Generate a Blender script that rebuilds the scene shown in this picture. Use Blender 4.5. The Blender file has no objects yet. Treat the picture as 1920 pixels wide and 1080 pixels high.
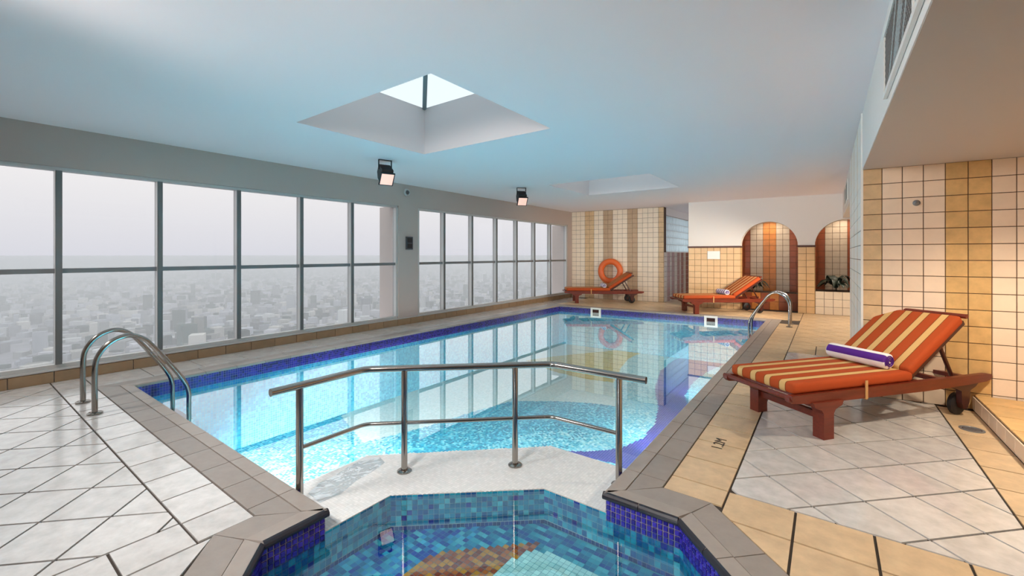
import bpy, bmesh, math, random
import numpy as np
from mathutils import Vector, Matrix
from mathutils.geometry import tessellate_polygon

random.seed(7)
rng = np.random.default_rng(11)
SC = bpy.context.scene
COL = SC.collection
R = math.radians

# ---------------------------------------------------------------- camera
cam_d = bpy.data.cameras.new('camera')
cam = bpy.data.objects.new('camera', cam_d)
COL.objects.link(cam)
cam.location = (0, 0, 1.4)
cam.rotation_euler = (R(90), 0, R(36.4))
cam_d.sensor_width = 36
cam_d.lens = 803 * 36 / 1920
cam_d.shift_y = -62 / 1920
cam_d.clip_start = 0.05
cam_d.clip_end = 20000
SC.camera = cam

# ---------------------------------------------------------------- world
SC.view_settings.view_transform = 'Standard'
SC.view_settings.look = 'None'
SC.view_settings.gamma = 1
SC.view_settings.use_curve_mapping = False
SC.view_settings.exposure = 0.27
SKY = 1.62
w = bpy.data.worlds.new('sky')
SC.world = w
w.use_nodes = True
nt = w.node_tree
nt.nodes.clear()
wo = nt.nodes.new('ShaderNodeOutputWorld')
bg = nt.nodes.new('ShaderNodeBackground')
tc = nt.nodes.new('ShaderNodeTexCoord')
sx = nt.nodes.new('ShaderNodeSeparateXYZ')
rp = nt.nodes.new('ShaderNodeValToRGB')
nt.links.new(tc.outputs['Generated'], sx.inputs[0])
nt.links.new(sx.outputs['Z'], rp.inputs[0])
rp.color_ramp.elements[0].position = 0.0
rp.color_ramp.elements[0].color = (0.76, 0.765, 0.83, 1)
rp.color_ramp.elements[1].position = 0.5
rp.color_ramp.elements[1].color = (0.90, 0.97, 1.0, 1)
e = rp.color_ramp.elements.new(0.17)
e.color = (0.98, 0.95, 0.945, 1)
nt.links.new(rp.outputs[0], bg.inputs[0])
bg.inputs[1].default_value = SKY
nt.links.new(bg.outputs[0], wo.inputs[0])
try:
    SC.cycles.use_denoising = True
    SC.cycles.max_bounces = 8
    SC.cycles.use_adaptive_sampling = True
    SC.cycles.adaptive_threshold = 0.08
    SC.cycles.diffuse_bounces = 5
    SC.cycles.transparent_max_bounces = 12
    SC.cycles.volume_bounces = 3
    SC.cycles.sample_clamp_indirect = 6
except Exception:
    pass

# ---------------------------------------------------------------- helpers
def lin(c):
    return tuple((x / 255 / 12.92) if x / 255 <= 0.04045 else ((x / 255 + 0.055) / 1.055) ** 2.4 for x in c)

MATS = {}
def mat(name, rgb, rough=0.5, metal=0.0, noise=0.0, nscale=8.0, rand=0.0, bump=0.0, spec=0.5, detail=4.0,
        emit=None, estr=0.0, stretch=None):
    if name in MATS:
        return MATS[name]
    m = bpy.data.materials.new(name)
    MATS[name] = m
    m.use_nodes = True
    N = m.node_tree.nodes
    L = m.node_tree.links
    b = N['Principled BSDF']
    c = lin(rgb)
    b.inputs['Base Color'].default_value = (*c, 1)
    b.inputs['Roughness'].default_value = rough
    b.inputs['Metallic'].default_value = metal
    b.inputs['Specular IOR Level'].default_value = spec
    if emit:
        b.inputs['Emission Color'].default_value = (*lin(emit), 1)
        b.inputs['Emission Strength'].default_value = estr
    val = None
    if noise or bump:
        t = N.new('ShaderNodeTexCoord')
        n = N.new('ShaderNodeTexNoise')
        n.inputs['Scale'].default_value = nscale
        n.inputs['Detail'].default_value = detail
        n.inputs['Roughness'].default_value = 0.6
        vec = t.outputs['Object']
        if stretch:
            mp = N.new('ShaderNodeMapping')
            mp.inputs['Scale'].default_value = stretch
            L.new(vec, mp.inputs[0])
            vec = mp.outputs[0]
        if rand:   # every piece shows another stretch of the stone
            oi0 = N.new('ShaderNodeObjectInfo')
            ad = N.new('ShaderNodeVectorMath')
            ad.operation = 'MULTIPLY_ADD'
            ad.inputs[1].default_value = (37, 53, 29)
            L.new(oi0.outputs['Random'], ad.inputs[0])
            L.new(vec, ad.inputs[2])
            vec = ad.outputs[0]
        L.new(vec, n.inputs['Vector'])
        if noise:
            mr = N.new('ShaderNodeMapRange')
            mr.inputs[1].default_value = 0.25
            mr.inputs[2].default_value = 0.75
            mr.inputs[3].default_value = 1 - noise
            mr.inputs[4].default_value = 1 + noise
            L.new(n.outputs['Fac'], mr.inputs[0])
            val = mr.outputs[0]
        if bump:
            bp = N.new('ShaderNodeBump')
            bp.inputs['Strength'].default_value = bump
            bp.inputs['Distance'].default_value = 0.01
            L.new(n.outputs['Fac'], bp.inputs['Height'])
            L.new(bp.outputs[0], b.inputs['Normal'])
    if rand:
        oi = N.new('ShaderNodeObjectInfo')
        mr2 = N.new('ShaderNodeMapRange')
        mr2.inputs[3].default_value = 1 - rand
        mr2.inputs[4].default_value = 1 + rand
        L.new(oi.outputs['Random'], mr2.inputs[0])
        if val is None:
            val = mr2.outputs[0]
        else:
            mu = N.new('ShaderNodeMath')
            mu.operation = 'MULTIPLY'
            L.new(val, mu.inputs[0])
            L.new(mr2.outputs[0], mu.inputs[1])
            val = mu.outputs[0]
    if val is not None:
        hs = N.new('ShaderNodeHueSaturation')
        hs.inputs['Color'].default_value = (*c, 1)
        L.new(val, hs.inputs['Value'])
        L.new(hs.outputs[0], b.inputs['Base Color'])
    return m

def attr_mat(name, rough=0.25, spec=0.5):
    m = bpy.data.materials.new(name)
    m.use_nodes = True
    N = m.node_tree.nodes
    a = N.new('ShaderNodeAttribute')
    a.attribute_name = 'col'
    b = N['Principled BSDF']
    m.node_tree.links.new(a.outputs['Color'], b.inputs['Base Color'])
    b.inputs['Roughness'].default_value = rough
    b.inputs['Specular IOR Level'].default_value = spec
    return m

def clear_mat(name, tint, ior, rough=0.0, bump=0.0, bscale=3.0, glossc=(1, 1, 1), power=5.0):
    """thin clear sheet: tinted see-through with Fresnel reflection"""
    m = bpy.data.materials.new(name)
    m.use_nodes = True
    N = m.node_tree.nodes
    L = m.node_tree.links
    N.remove(N['Principled BSDF'])
    out = N['Material Output']
    tr = N.new('ShaderNodeBsdfTransparent')
    tr.inputs[0].default_value = (*tint, 1)
    gl = N.new('ShaderNodeBsdfGlossy')
    gl.inputs['Roughness'].default_value = rough
    gl.inputs['Color'].default_value = (*glossc, 1)
    # Schlick reflectance, the same from both sides of the sheet
    fr = N.new('ShaderNodeLayerWeight')
    fr.inputs['Blend'].default_value = 0.5
    pw = N.new('ShaderNodeMath')
    pw.operation = 'POWER'
    pw.inputs[1].default_value = power
    L.new(fr.outputs['Facing'], pw.inputs[0])
    f0 = ((ior - 1) / (ior + 1)) ** 2
    ma = N.new('ShaderNodeMath')
    ma.operation = 'MULTIPLY_ADD'
    ma.inputs[1].default_value = 1 - f0
    ma.inputs[2].default_value = f0
    L.new(pw.outputs[0], ma.inputs[0])
    mx = N.new('ShaderNodeMixShader')
    L.new(ma.outputs[0], mx.inputs[0])
    L.new(tr.outputs[0], mx.inputs[1])
    L.new(gl.outputs[0], mx.inputs[2])
    L.new(mx.outputs[0], out.inputs[0])
    if bump:
        t = N.new('ShaderNodeTexCoord')
        n = N.new('ShaderNodeTexNoise')
        n.inputs['Scale'].default_value = bscale
        n.inputs['Detail'].default_value = 2
        L.new(t.outputs['Object'], n.inputs['Vector'])
        bp = N.new('ShaderNodeBump')
        bp.inputs['Strength'].default_value = bump
        bp.inputs['Distance'].default_value = 0.02
        L.new(n.outputs['Fac'], bp.inputs['Height'])
        L.new(bp.outputs[0], gl.inputs['Normal'])
        L.new(bp.outputs[0], fr.inputs['Normal'])
    return m

def mesh(name, v, f, m=None, smooth=False):
    me = bpy.data.meshes.new(name)
    me.from_pydata([tuple(p) for p in v], [], [tuple(q) for q in f])
    if m:
        me.materials.append(m)
    if smooth:
        me.polygons.foreach_set('use_smooth', [True] * len(me.polygons))
    me.update()
    return me

def link(name, data, parent=None, loc=None, rot=None):
    o = bpy.data.objects.new(name, data)
    COL.objects.link(o)
    if parent is not None:
        o.parent = parent
    if loc is not None:
        o.location = loc
    if rot is not None:
        o.rotation_euler = rot
    return o

def tag(o, label=None, cat=None, group=None, kind=None):
    if label:
        o['label'] = label
    if cat:
        o['category'] = cat
    if group:
        o['group'] = group
    if kind:
        o['kind'] = kind
    return o

def thing(name, label, cat, loc=(0, 0, 0), rotz=0.0, group=None):
    return tag(link(name, None, None, loc, (0, 0, rotz)), label, cat, group)

class MB:
    def __init__(s):
        s.v = []
        s.f = []
    def add(s, v, f):
        n = len(s.v)
        s.v += [tuple(p) for p in v]
        s.f += [tuple(i + n for i in q) for q in f]
        return s
    def box(s, a, b):
        (x0, y0, z0), (x1, y1, z1) = a, b
        return s.add([(x0, y0, z0), (x1, y0, z0), (x1, y1, z0), (x0, y1, z0), (x0, y0, z1), (x1, y0, z1), (x1, y1, z1), (x0, y1, z1)],
                     [(3, 2, 1, 0), (4, 5, 6, 7), (0, 1, 5, 4), (1, 2, 6, 5), (2, 3, 7, 6), (3, 0, 4, 7)])
    def prism(s, poly, z0, z1):
        n = len(poly)
        v = [(p[0], p[1], z0) for p in poly] + [(p[0], p[1], z1) for p in poly]
        f = [tuple(reversed(range(n))), tuple(range(n, 2 * n))] + [(i, (i + 1) % n, n + (i + 1) % n, n + i) for i in range(n)]
        return s.add(v, f)
    def prism_y(s, poly, y0, y1):
        """poly of (x, z), extruded along y"""
        n = len(poly)
        v = [(p[0], y0, p[1]) for p in poly] + [(p[0], y1, p[1]) for p in poly]
        f = [tuple(range(n)), tuple(reversed(range(n, 2 * n)))] + [(i, n + i, n + (i + 1) % n, (i + 1) % n) for i in range(n)]
        return s.add(v, f)
    def tube(s, pts, r, n=12, cap=True):
        pts = [Vector(p) for p in pts]
        if not hasattr(r, '__len__'):
            r = [r] * len(pts)
        rings = []
        nrm = None
        for i, p in enumerate(pts):
            if i == 0:
                t = (pts[1] - p).normalized()
            elif i == len(pts) - 1:
                t = (p - pts[i - 1]).normalized()
            else:
                t = ((p - pts[i - 1]).normalized() + (pts[i + 1] - p).normalized()).normalized()
            if nrm is None:
                nrm = t.orthogonal().normalized()
            else:
                nrm = (nrm - t * nrm.dot(t)).normalized()
            bn = t.cross(nrm)
            rings.append([p + (nrm * math.cos(2 * math.pi * k / n) + bn * math.sin(2 * math.pi * k / n)) * r[i] for k in range(n)])
        v = [q for ring in rings for q in ring]
        f = []
        for i in range(len(rings) - 1):
            for k in range(n):
                f.append((i * n + k, i * n + (k + 1) % n, (i + 1) * n + (k + 1) % n, (i + 1) * n + k))
        if cap:
            f.append(tuple(reversed(range(n))))
            f.append(tuple((len(rings) - 1) * n + k for k in range(n)))
        return s.add(v, f)
    def lathe(s, prof, n=20, axis='z', c=(0, 0, 0)):
        """prof: list of (radius, height)"""
        v = []
        for r_, h_ in prof:
            for k in range(n):
                a = 2 * math.pi * k / n
                p = (r_ * math.cos(a), r_ * math.sin(a), h_)
                if axis == 'y':
                    p = (p[0], -p[2], p[1])
                elif axis == 'x':
                    p = (p[2], p[0], p[1])
                v.append((p[0] + c[0], p[1] + c[1], p[2] + c[2]))
        f = []
        for i in range(len(prof) - 1):
            for k in range(n):
                f.append((i * n + k, i * n + (k + 1) % n, (i + 1) * n + (k + 1) % n, (i + 1) * n + k))
        f.append(tuple(reversed(range(n))))
        f.append(tuple((len(prof) - 1) * n + k for k in range(n)))
        return s.add(v, f)
    def build(s, name, m, parent=None, smooth=False, loc=None, rot=None):
        me = mesh(name, s.v, s.f, m)
        if smooth:
            bm = bmesh.new()
            bm.from_mesh(me)
            bmesh.ops.recalc_face_normals(bm, faces=bm.faces)
            for fc in bm.faces:
                fc.smooth = True
            for ed in bm.edges:
                if len(ed.link_faces) == 2 and ed.calc_face_angle(0) > R(40):
                    ed.smooth = False
            bm.to_mesh(me)
            bm.free()
        return link(name, me, parent, loc, rot)

def rbox_mesh(name, size, bev, seg, m, off=(0, 0, 0), smooth=True):
    bm = bmesh.new()
    bmesh.ops.create_cube(bm, size=1)
    for v in bm.verts:
        v.co = Vector((v.co.x * size[0] + off[0], v.co.y * size[1] + off[1], v.co.z * size[2] + off[2]))
    bmesh.ops.bevel(bm, geom=bm.edges[:], offset=bev, segments=seg, affect='EDGES', profile=0.5)
    me = bpy.data.meshes.new(name)
    for fc in bm.faces:
        fc.smooth = smooth
    bm.to_mesh(me)
    bm.free()
    me.materials.append(m)
    return me

def clip(poly, a, b, c):
    """keep a*x + b*y >= c"""
    out = []
    n = len(poly)
    for i in range(n):
        p, q = poly[i], poly[(i + 1) % n]
        dp, dq = a * p[0] + b * p[1] - c, a * q[0] + b * q[1] - c
        if dp >= 0:
            out.append(p)
        if (dp >= 0) != (dq >= 0):
            t = dp / (dp - dq)
            out.append((p[0] + t * (q[0] - p[0]), p[1] + t * (q[1] - p[1])))
    return out

def area(poly):
    return 0.5 * sum(poly[i][0] * poly[(i + 1) % len(poly)][1] - poly[(i + 1) % len(poly)][0] * poly[i][1] for i in range(len(poly)))

def shrink(poly, d):
    """inset a convex counter-clockwise polygon"""
    out = list(poly)
    for i in range(len(poly)):
        p, q = poly[i], poly[(i + 1) % len(poly)]
        ex, ey = q[0] - p[0], q[1] - p[1]
        l = math.hypot(ex, ey)
        if l < 1e-6:
            continue
        a, b = -ey / l, ex / l
        out = clip(out, a, b, a * p[0] + b * p[1] + d)
        if len(out) < 3:
            return []
    return out

def in_poly(x, y, poly):
    r = np.zeros(np.shape(x), bool)
    n = len(poly)
    for i in range(n):
        x0, y0 = poly[i]
        x1, y1 = poly[(i + 1) % n]
        if y0 == y1:
            continue
        c = ((y0 > y) != (y1 > y)) & (x < (x1 - x0) * (y - y0) / (y1 - y0) + x0)
        r ^= c
    return r

# ---------------------------------------------------------------- materials
M_ceil = mat('ceiling_plaster', (250, 240, 241), 0.9)
M_plaster = mat('white_plaster', (236, 231, 226), 0.85)
M_grey_plaster = mat('grey_paint', (184, 169, 161), 0.75)
M_grout = mat('dark_grout', (62, 54, 48), 0.9)
M_grout_l = mat('brown_grout', (92, 70, 54), 0.9)
M_paver = mat('white_stone_tile', (206, 203, 200), 0.2, spec=1.0, noise=0.17, nscale=11, rand=0.05, bump=0.06)
M_paver.node_tree.nodes['Principled BSDF'].inputs['Coat Weight'].default_value = .6
M_paver.node_tree.nodes['Principled BSDF'].inputs['Coat Roughness'].default_value = .12
M_beige = mat('beige_stone_tile', (205, 177, 141), 0.3, noise=0.17, nscale=11, rand=0.06, bump=0.06)
M_coping = mat('grey_coping_stone', (146, 137, 130), 0.4, noise=0.08, nscale=14, rand=0.04, bump=0.12)
M_coping_n = mat('grey_coping_nosing', (156, 146, 138), 0.35, noise=0.07, nscale=14, rand=0.04, bump=0.1)
M_trim_blk = mat('black_bullnose', (38, 36, 44), 0.3, noise=0.1, nscale=30)
M_sill_tile = mat('brown_sill_tile', (150, 122, 92), 0.4, noise=0.12, nscale=9, rand=0.08)
M_cream = mat('cream_wall_tile', (240, 217, 192), 0.4, noise=0.05, nscale=7, rand=0.035)
M_pale = mat('pale_wall_tile', (238, 222, 200), 0.4, noise=0.05, nscale=7, rand=0.035)
M_ochre = mat('ochre_wall_tile', (216, 176, 118), 0.4, noise=0.16, nscale=11, rand=0.05)
M_tan = mat('tan_wall_tile', (216, 184, 142), 0.4, noise=0.13, nscale=11, rand=0.05)
M_taupe = mat('taupe_wall_tile', (190, 162, 132), 0.4, noise=0.1, nscale=9, rand=0.04)
M_peach = mat('peach_wall_tile', (224, 186, 138), 0.4, noise=0.06, nscale=7, rand=0.035)
M_rust = mat('rust_wall_tile', (138, 70, 40), 0.4, noise=0.14, nscale=9, rand=0.07)
M_amber = mat('amber_wall_tile', (190, 118, 52), 0.4, noise=0.14, nscale=9, rand=0.06)
M_stonegrey = mat('grey_beige_tile', (186, 168, 148), 0.4, noise=0.08, nscale=9, rand=0.05)
M_browntrim = mat('dark_brown_trim', (84, 44, 30), 0.45)
M_alu = mat('window_aluminium', (196, 196, 194), 0.35, metal=0.35)
M_alud = mat('transom_grey', (120, 122, 124), 0.4, metal=0.3)
M_steel = mat('polished_steel', (160, 154, 148), 0.16, metal=1.0)
M_wood = mat('red_hardwood', (108, 40, 22), 0.35, noise=0.25, nscale=5, stretch=(1, 9, 9), rand=0.05)
M_woodd = mat('dark_hardwood', (66, 22, 14), 0.4, noise=0.2, nscale=5)
M_blackm = mat('black_metal', (24, 24, 26), 0.45)
M_rubber = mat('black_rubber', (30, 24, 24), 0.6)
M_mosaic = attr_mat('glass_mosaic', 0.2)
M_mosaic_g = mat('mosaic_grout', (196, 214, 216), 0.7)
M_band_g = mat('band_grout', (176, 170, 180), 0.7)
M_white_pl = mat('white_plastic', (238, 236, 230), 0.35)
M_darkhole = mat('dark_recess', (60, 26, 18), 0.8)
M_glass = clear_mat('tinted_window_glass', (0.475, 0.475, 0.475), 1.2, 0.0)
M_sky_glass = clear_mat('skylight_glass', (0.50, 0.55, 0.57), 1.3, 0.0)
M_water = clear_mat('pool_water', (0.72, 0.94, 0.98), 1.55, 0.0, bump=0.012, bscale=2.2, power=2.4)

# ---------------------------------------------------------------- layout constants (metres)
ZC = 2.82            # ceiling
ZS = 2.257           # soffit over the right side
XW = -6.85           # inside face of the window wall
ZW = -0.125          # water level
ZL = -0.115          # white ledge between the pools
XR = 3.2             # right limit of the room
YB = -3.2            # wall behind the camera
far1 = lambda x: 12.65 + 0.0717 * (x + 6.83)      # tiled end wall
far2 = lambda x: 12.20 + 0.0848 * (x + 3.04)      # arched wall
XC = 0.28            # corner of the tiled block on the right
rw = lambda x: 5.55 + 0.0728 * (x - XC)           # its face
poolfar = lambda x: 10.34 + 0.0640 * (x + 6.0)
OUT = [(-1.48, .30), (-2.22, .95), (-2.22, 1.28), (-6.0, 1.28), (-6.0, poolfar(-6.0)), (-1.05, poolfar(-1.05)),
       (-1.05, 2.36), (-.63, 2.36), (.03, 1.70), (.03, .95), (-.63, .30)]
OCT = [(-1.48, .30), (-2.22, .95), (-2.22, 1.72), (-1.48, 2.36), (-.63, 2.36), (.03, 1.70), (.03, .95), (-.63, .30)]
LEDGE = [(-2.22, 1.28), (-2.22, 1.72), (-1.48, 2.36), (-1.05, 2.36), (-1.05, 2.92), (-1.76, 2.92), (-2.80, 1.96), (-2.80, 1.28)]
MAIN = [(-2.80, 1.28), (-6.0, 1.28), (-6.0, poolfar(-6.0)), (-1.05, poolfar(-1.05)), (-1.05, 2.92), (-1.76, 2.92), (-2.80, 1.96)]
ZF = -1.05           # main pool floor
ZF2 = -0.34          # small pool floor
CW = 0.25            # coping width

def offset_loop(loop, d):
    """offset a closed loop (clockwise) outward by d, mitred"""
    n = len(loop)
    out = []
    for i in range(n):
        p0, p1, p2 = Vector(loop[i - 1]), Vector(loop[i]), Vector(loop[(i + 1) % n])
        a = (p1 - p0).normalized()
        b = (p2 - p1).normalized()
        na = Vector((-a.y, a.x))
        nb = Vector((-b.y, b.x))
        m = na + nb
        k = d / max(0.15, 0.5 * m.dot(m)) if True else d
        out.append(tuple(p1 + m * k))
    return out

# ================================================================ THE SETTING
# ---- floor bed (dark joints) with the pool cut out
def flat_with_holes(name, outer, holes, z, m, up=True):
    loops = [[Vector((*p, 0)) for p in outer]] + [[Vector((*p, 0)) for p in h] for h in holes]
    tris = tessellate_polygon(loops)
    pts = [(*p, z) for lp in [outer] + holes for p in lp]
    f = []
    for t in tris:
        a, b, c = (Vector(pts[i]) for i in t)
        nz = (b - a).cross(c - a).z
        f.append(t if (nz > 0) == up else tuple(reversed(t)))
    return mesh(name, pts, f, m)

outer = [(XW - .02, YB), (XR, YB), (XR, 17.0), (-3.95, 17.0), (-3.95, far1(-3.9) + .1), (XW - .02, far1(XW) + .1)]
floor = tag(link('floor', flat_with_holes('floor', outer, [offset_loop(OUT, 0.10)], -0.009, M_grout)), kind='structure')

TILE_H = 0.014
TCACHE = {}
def floor_tile(name, poly, m, gap=0.0062, z=0.0):
    if area(poly) < 0:
        poly = poly[::-1]
    poly = shrink(poly, gap)
    if len(poly) < 3 or area(poly) < 0.0012:
        return None
    top = shrink(poly, 0.0003)
    if len(top) != len(poly):
        top = poly
    cx = sum(p[0] for p in poly) / len(poly)
    cy = sum(p[1] for p in poly) / len(poly)
    n = len(poly)
    v = [(p[0] - cx, p[1] - cy, -TILE_H) for p in poly] + [(p[0] - cx, p[1] - cy, -0.0003) for p in poly] + [(p[0] - cx, p[1] - cy, 0) for p in top]
    f = [tuple(range(2 * n, 3 * n))]
    for i in range(n):
        j = (i + 1) % n
        f += [(i, j, n + j, n + i), (n + i, n + j, 2 * n + j, 2 * n + i)]
    key = (m.name, tuple((round(a, 3), round(b, 3), round(c, 3)) for a, b, c in v))
    if key not in TCACHE:
        TCACHE[key] = mesh(name, v, f, m)
    return link(name, TCACHE[key], floor, (cx, cy, z))

PITCH = 0.3335
D2 = PITCH * math.sqrt(2)
def diag_field(planes, box, cA, cB, m, name='paving_tile'):
    """45 degree tiles: y-x = cA + i*D2, x+y = cB + j*D2, clipped by half-planes"""
    x0, x1, y0, y1 = box
    i0, i1 = math.floor((y0 - x1 - cA) / D2) - 1, math.ceil((y1 - x0 - cA) / D2) + 1
    j0, j1 = math.floor((x0 + y0 - cB) / D2) - 1, math.ceil((x1 + y1 - cB) / D2) + 1
    for i in range(i0, i1):
        for j in range(j0, j1):
            def pt(c, d):
                return ((d - c) / 2, (d + c) / 2)
            a0, a1 = cA + i * D2, cA + (i + 1) * D2
            b0, b1 = cB + j * D2, cB + (j + 1) * D2
            poly = [pt(a0, b0), pt(a0, b1), pt(a1, b1), pt(a1, b0)]
            poly = clip(poly, 1, 0, x0)
            if poly: poly = clip(poly, -1, 0, -x1)
            if poly: poly = clip(poly, 0, 1, y0)
            if poly: poly = clip(poly, 0, -1, -y1)
            for pl in planes:
                if poly:
                    poly = clip(poly, *pl)
            if len(poly) >= 3:
                floor_tile(name, poly, m)

def grid_field(xs, ys, m, planes=(), name='border_tile'):
    for i in range(len(xs) - 1):
        for j in range(len(ys) - 1):
            poly = [(xs[i], ys[j]), (xs[i + 1], ys[j]), (xs[i + 1], ys[j + 1]), (xs[i], ys[j + 1])]
            for pl in planes:
                if poly:
                    poly = clip(poly, *pl)
            if len(poly) >= 3:
                floor_tile(name, poly, m)

def steps(a, b, s):
    n = int(math.floor((b - a) / s + 1e-6))
    r = [a + i * s for i in range(n + 1)]
    if b - r[-1] > 0.02:
        r.append(b)
    else:
        r[-1] = b
    return r

# left deck
diag_field([], (-6.84, -2.72, -1.3, 0.77), 3.189, -2.988, M_paver)
grid_field(steps(-2.71 - 12 * PITCH, -2.71, PITCH) + [-2.47], [0.77, 1.03], M_paver)
grid_field([-6.84, -2.71 - 12 * PITCH], [0.77, 1.03], M_paver)
grid_field([-2.72, -2.46], [-1.3, -.84, -.51, -.175, .157, .49, .77], M_paver)
grid_field([-2.46, -2.13, -1.8, -1.47], [-1.3, -.84, -.51, -.175, .157, .49, .84], M_paver, [(-1, -1, 1.624)])
# strip by the windows
grid_field([-6.84, -6.25], steps(1.03, 12.5, 0.5), M_paver)
# right deck: border, diagonal field, border
XA, XB_ = -0.47, 0.81
grid_field([-0.80, XA], [2.61, 2.80] + steps(2.80, 10.3, PITCH)[1:], M_beige)
diag_field([], (XA, XB_, 2.80, 7.35), 2.98, 2.845, M_paver)
grid_field([XB_, 1.06], steps(2.80, 5.54, PITCH), M_beige)
grid_field([XA, -.14, .187, .52, XB_, 1.06], [1.5, 1.83, 2.16, 2.50, 2.80], M_beige, [(1, 1, 2.084)])
grid_field([.28, .52, XB_, 1.06], [-1.3, -.97, -.64, -.31, 0.02, .35, .68, 1.0, 1.26, 1.5], M_beige, [(1, 1, 0)])
grid_field([XA, -.14, .187, .27], [7.35, 7.70, 8.05], M_beige)
diag_field([(0.0640, -1, -(poolfar(0) + CW)) if False else (0, 1, 8.05)], (XA, 1.9, 8.05, 12.9), 2.98, 2.845, M_beige)
# far deck
fp = [(-0.0640, 1, poolfar(0) + CW + .003)]
diag_field(fp + [(0.0717, -1, -far1(0) + .01)], (-6.25, -3.04, 10.3, 12.9), 2.98, 2.845, M_beige)
diag_field([(-0.0717, 1, far1(0))], (-3.89, -3.04, 12.6, 16.55), 2.98, 2.845, M_beige)
diag_field(fp + [(0.0848, -1, -far2(0) + .01)], (-3.04, XA, 10.3, 12.6), 2.98, 2.845, M_beige)

# ---- ceiling with the skylight openings
SKYL = [(-4.58, 2.32, -2.50, 4.13), (-4.58, 7.44, -2.50, 9.30), (-4.58, -2.80, -2.50, -1.00)]
rect = lambda r_: [(r_[0], r_[1]), (r_[2], r_[1]), (r_[2], r_[3]), (r_[0], r_[3])]
cm = MB()
ceil_me = flat_with_holes('ceiling', [(-7.1, YB), (XC, YB), (XC, 12.9), (-2.9, 17), (-4.1, 17), (-7.1, 12.9)], [rect(s) for s in SKYL], ZC, M_ceil, up=False)
ceiling = tag(link('ceiling', ceil_me), kind='structure')
top = flat_with_holes('roof_slab', [(-7.1, YB), (XR, YB), (XR, 17), (-4.1, 17), (-7.1, 12.9)], [rect(s) for s in SKYL], ZC + .28, M_grey_plaster, up=True)
roof = link('roof_slab', top, ceiling)
ZT = 3.466
for s in SKYL:
    x0, y0, x1, y1 = s
    mb = MB()
    t = .04
    mb.box((x0 - t, y0 - t, ZC + .001), (x0, y1 + t, ZT))
    mb.box((x1, y0 - t, ZC + .001), (x1 + t, y1 + t, ZT))
    mb.box((x0, y0 - t, ZC + .001), (x1, y0, ZT))
    mb.box((x0, y1, ZC + .001), (x1, y1 + t, ZT))
    sk = tag(link('skylight', None, None, ((x0 + x1) / 2, (y0 + y1) / 2, ZC)), 
             {2.32: 'deep square skylight nearest the camera with a dark bar', 7.44: 'square skylight farther off, above the far half of the pool', -2.80: 'square skylight over the deck behind the camera'}[y0],
             'skylight', 'ceiling skylights')
    inv = Matrix.Translation((-(x0 + x1) / 2, -(y0 + y1) / 2, -ZC))
    sh = mb.build('shaft', mat('shaft_plaster', (216, 209, 209), .9), sk)
    sh.data.transform(inv)
    cxm, cym, ap = (x0 + x1) / 2, (y0 + y1) / 2, ZT + .42
    cor = [(x0, y0), (x1, y0), (x1, y1), (x0, y1)]
    for k in range(4):
        a, b = cor[k], cor[(k + 1) % 4]
        g = link('pane', mesh('pane', [(*a, ZT), (*b, ZT), (cxm, cym, ap), (a[0], a[1], ZT + .01), (b[0], b[1], ZT + .01), (cxm, cym, ap + .01)],
                              [(0, 1, 2)], M_sky_glass), sk)
        g.data.transform(inv)
        hb = MB().tube([(*a, ZT + .0), (cxm, cym, ap)], 0.04, 4).build('hip_bar', M_alud, sk)
        hb.data.transform(inv)
        eb = MB().box((min(a[0], b[0]) - .03, min(a[1], b[1]) - .03, ZT - .02), (max(a[0], b[0]) + .03, max(a[1], b[1]) + .03, ZT)).build('kerb_frame', M_ceil, sk) if False else None

# ---- window wall: piers, beam, base with tiles, frames, panes
wl = MB()
wl.box((XW - .16, YB, 2.376), (XW, far1(XW) + .1, ZC))                 # beam
wl.box((XW - .16, YB, -.3), (XW - .005, far1(XW) + .1, 0.125))         # base
wall_left = tag(wl.build('wall_left', M_grey_plaster), kind='structure')
M_facade = mat('pale_facade', (238, 226, 220), .8)
for ya, yb in ((5.50, 6.00), (12.36, far1(XW) + .1), (-.95, -.45)):
    MB().box((XW - .13, ya, -.3), (XW - .001, yb, 2.376)).build('column', M_grey_plaster, wall_left)
    MB().box((XW - .60, ya, -.3), (XW - .131, yb, 2.376)).build('outer_column', M_facade, wall_left)
MB().box((XW - .3, YB - .01, 2.376), (XW - .161, 13.0, ZC + .27)).build('parapet', M_grey_plaster, wall_left)
for i, y in enumerate(steps(YB, 12.6, PITCH)[:-1]):
    tl = MB().box((-.004, .004, 0.001), (.012, PITCH - .004, .118)).build('sill_tile', M_sill_tile, wall_left, loc=(XW, y, 0))
MB().box((XW - .15, YB, .1255), (XW + .018, 12.6, .142)).build('sill', M_alu, wall_left)

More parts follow.
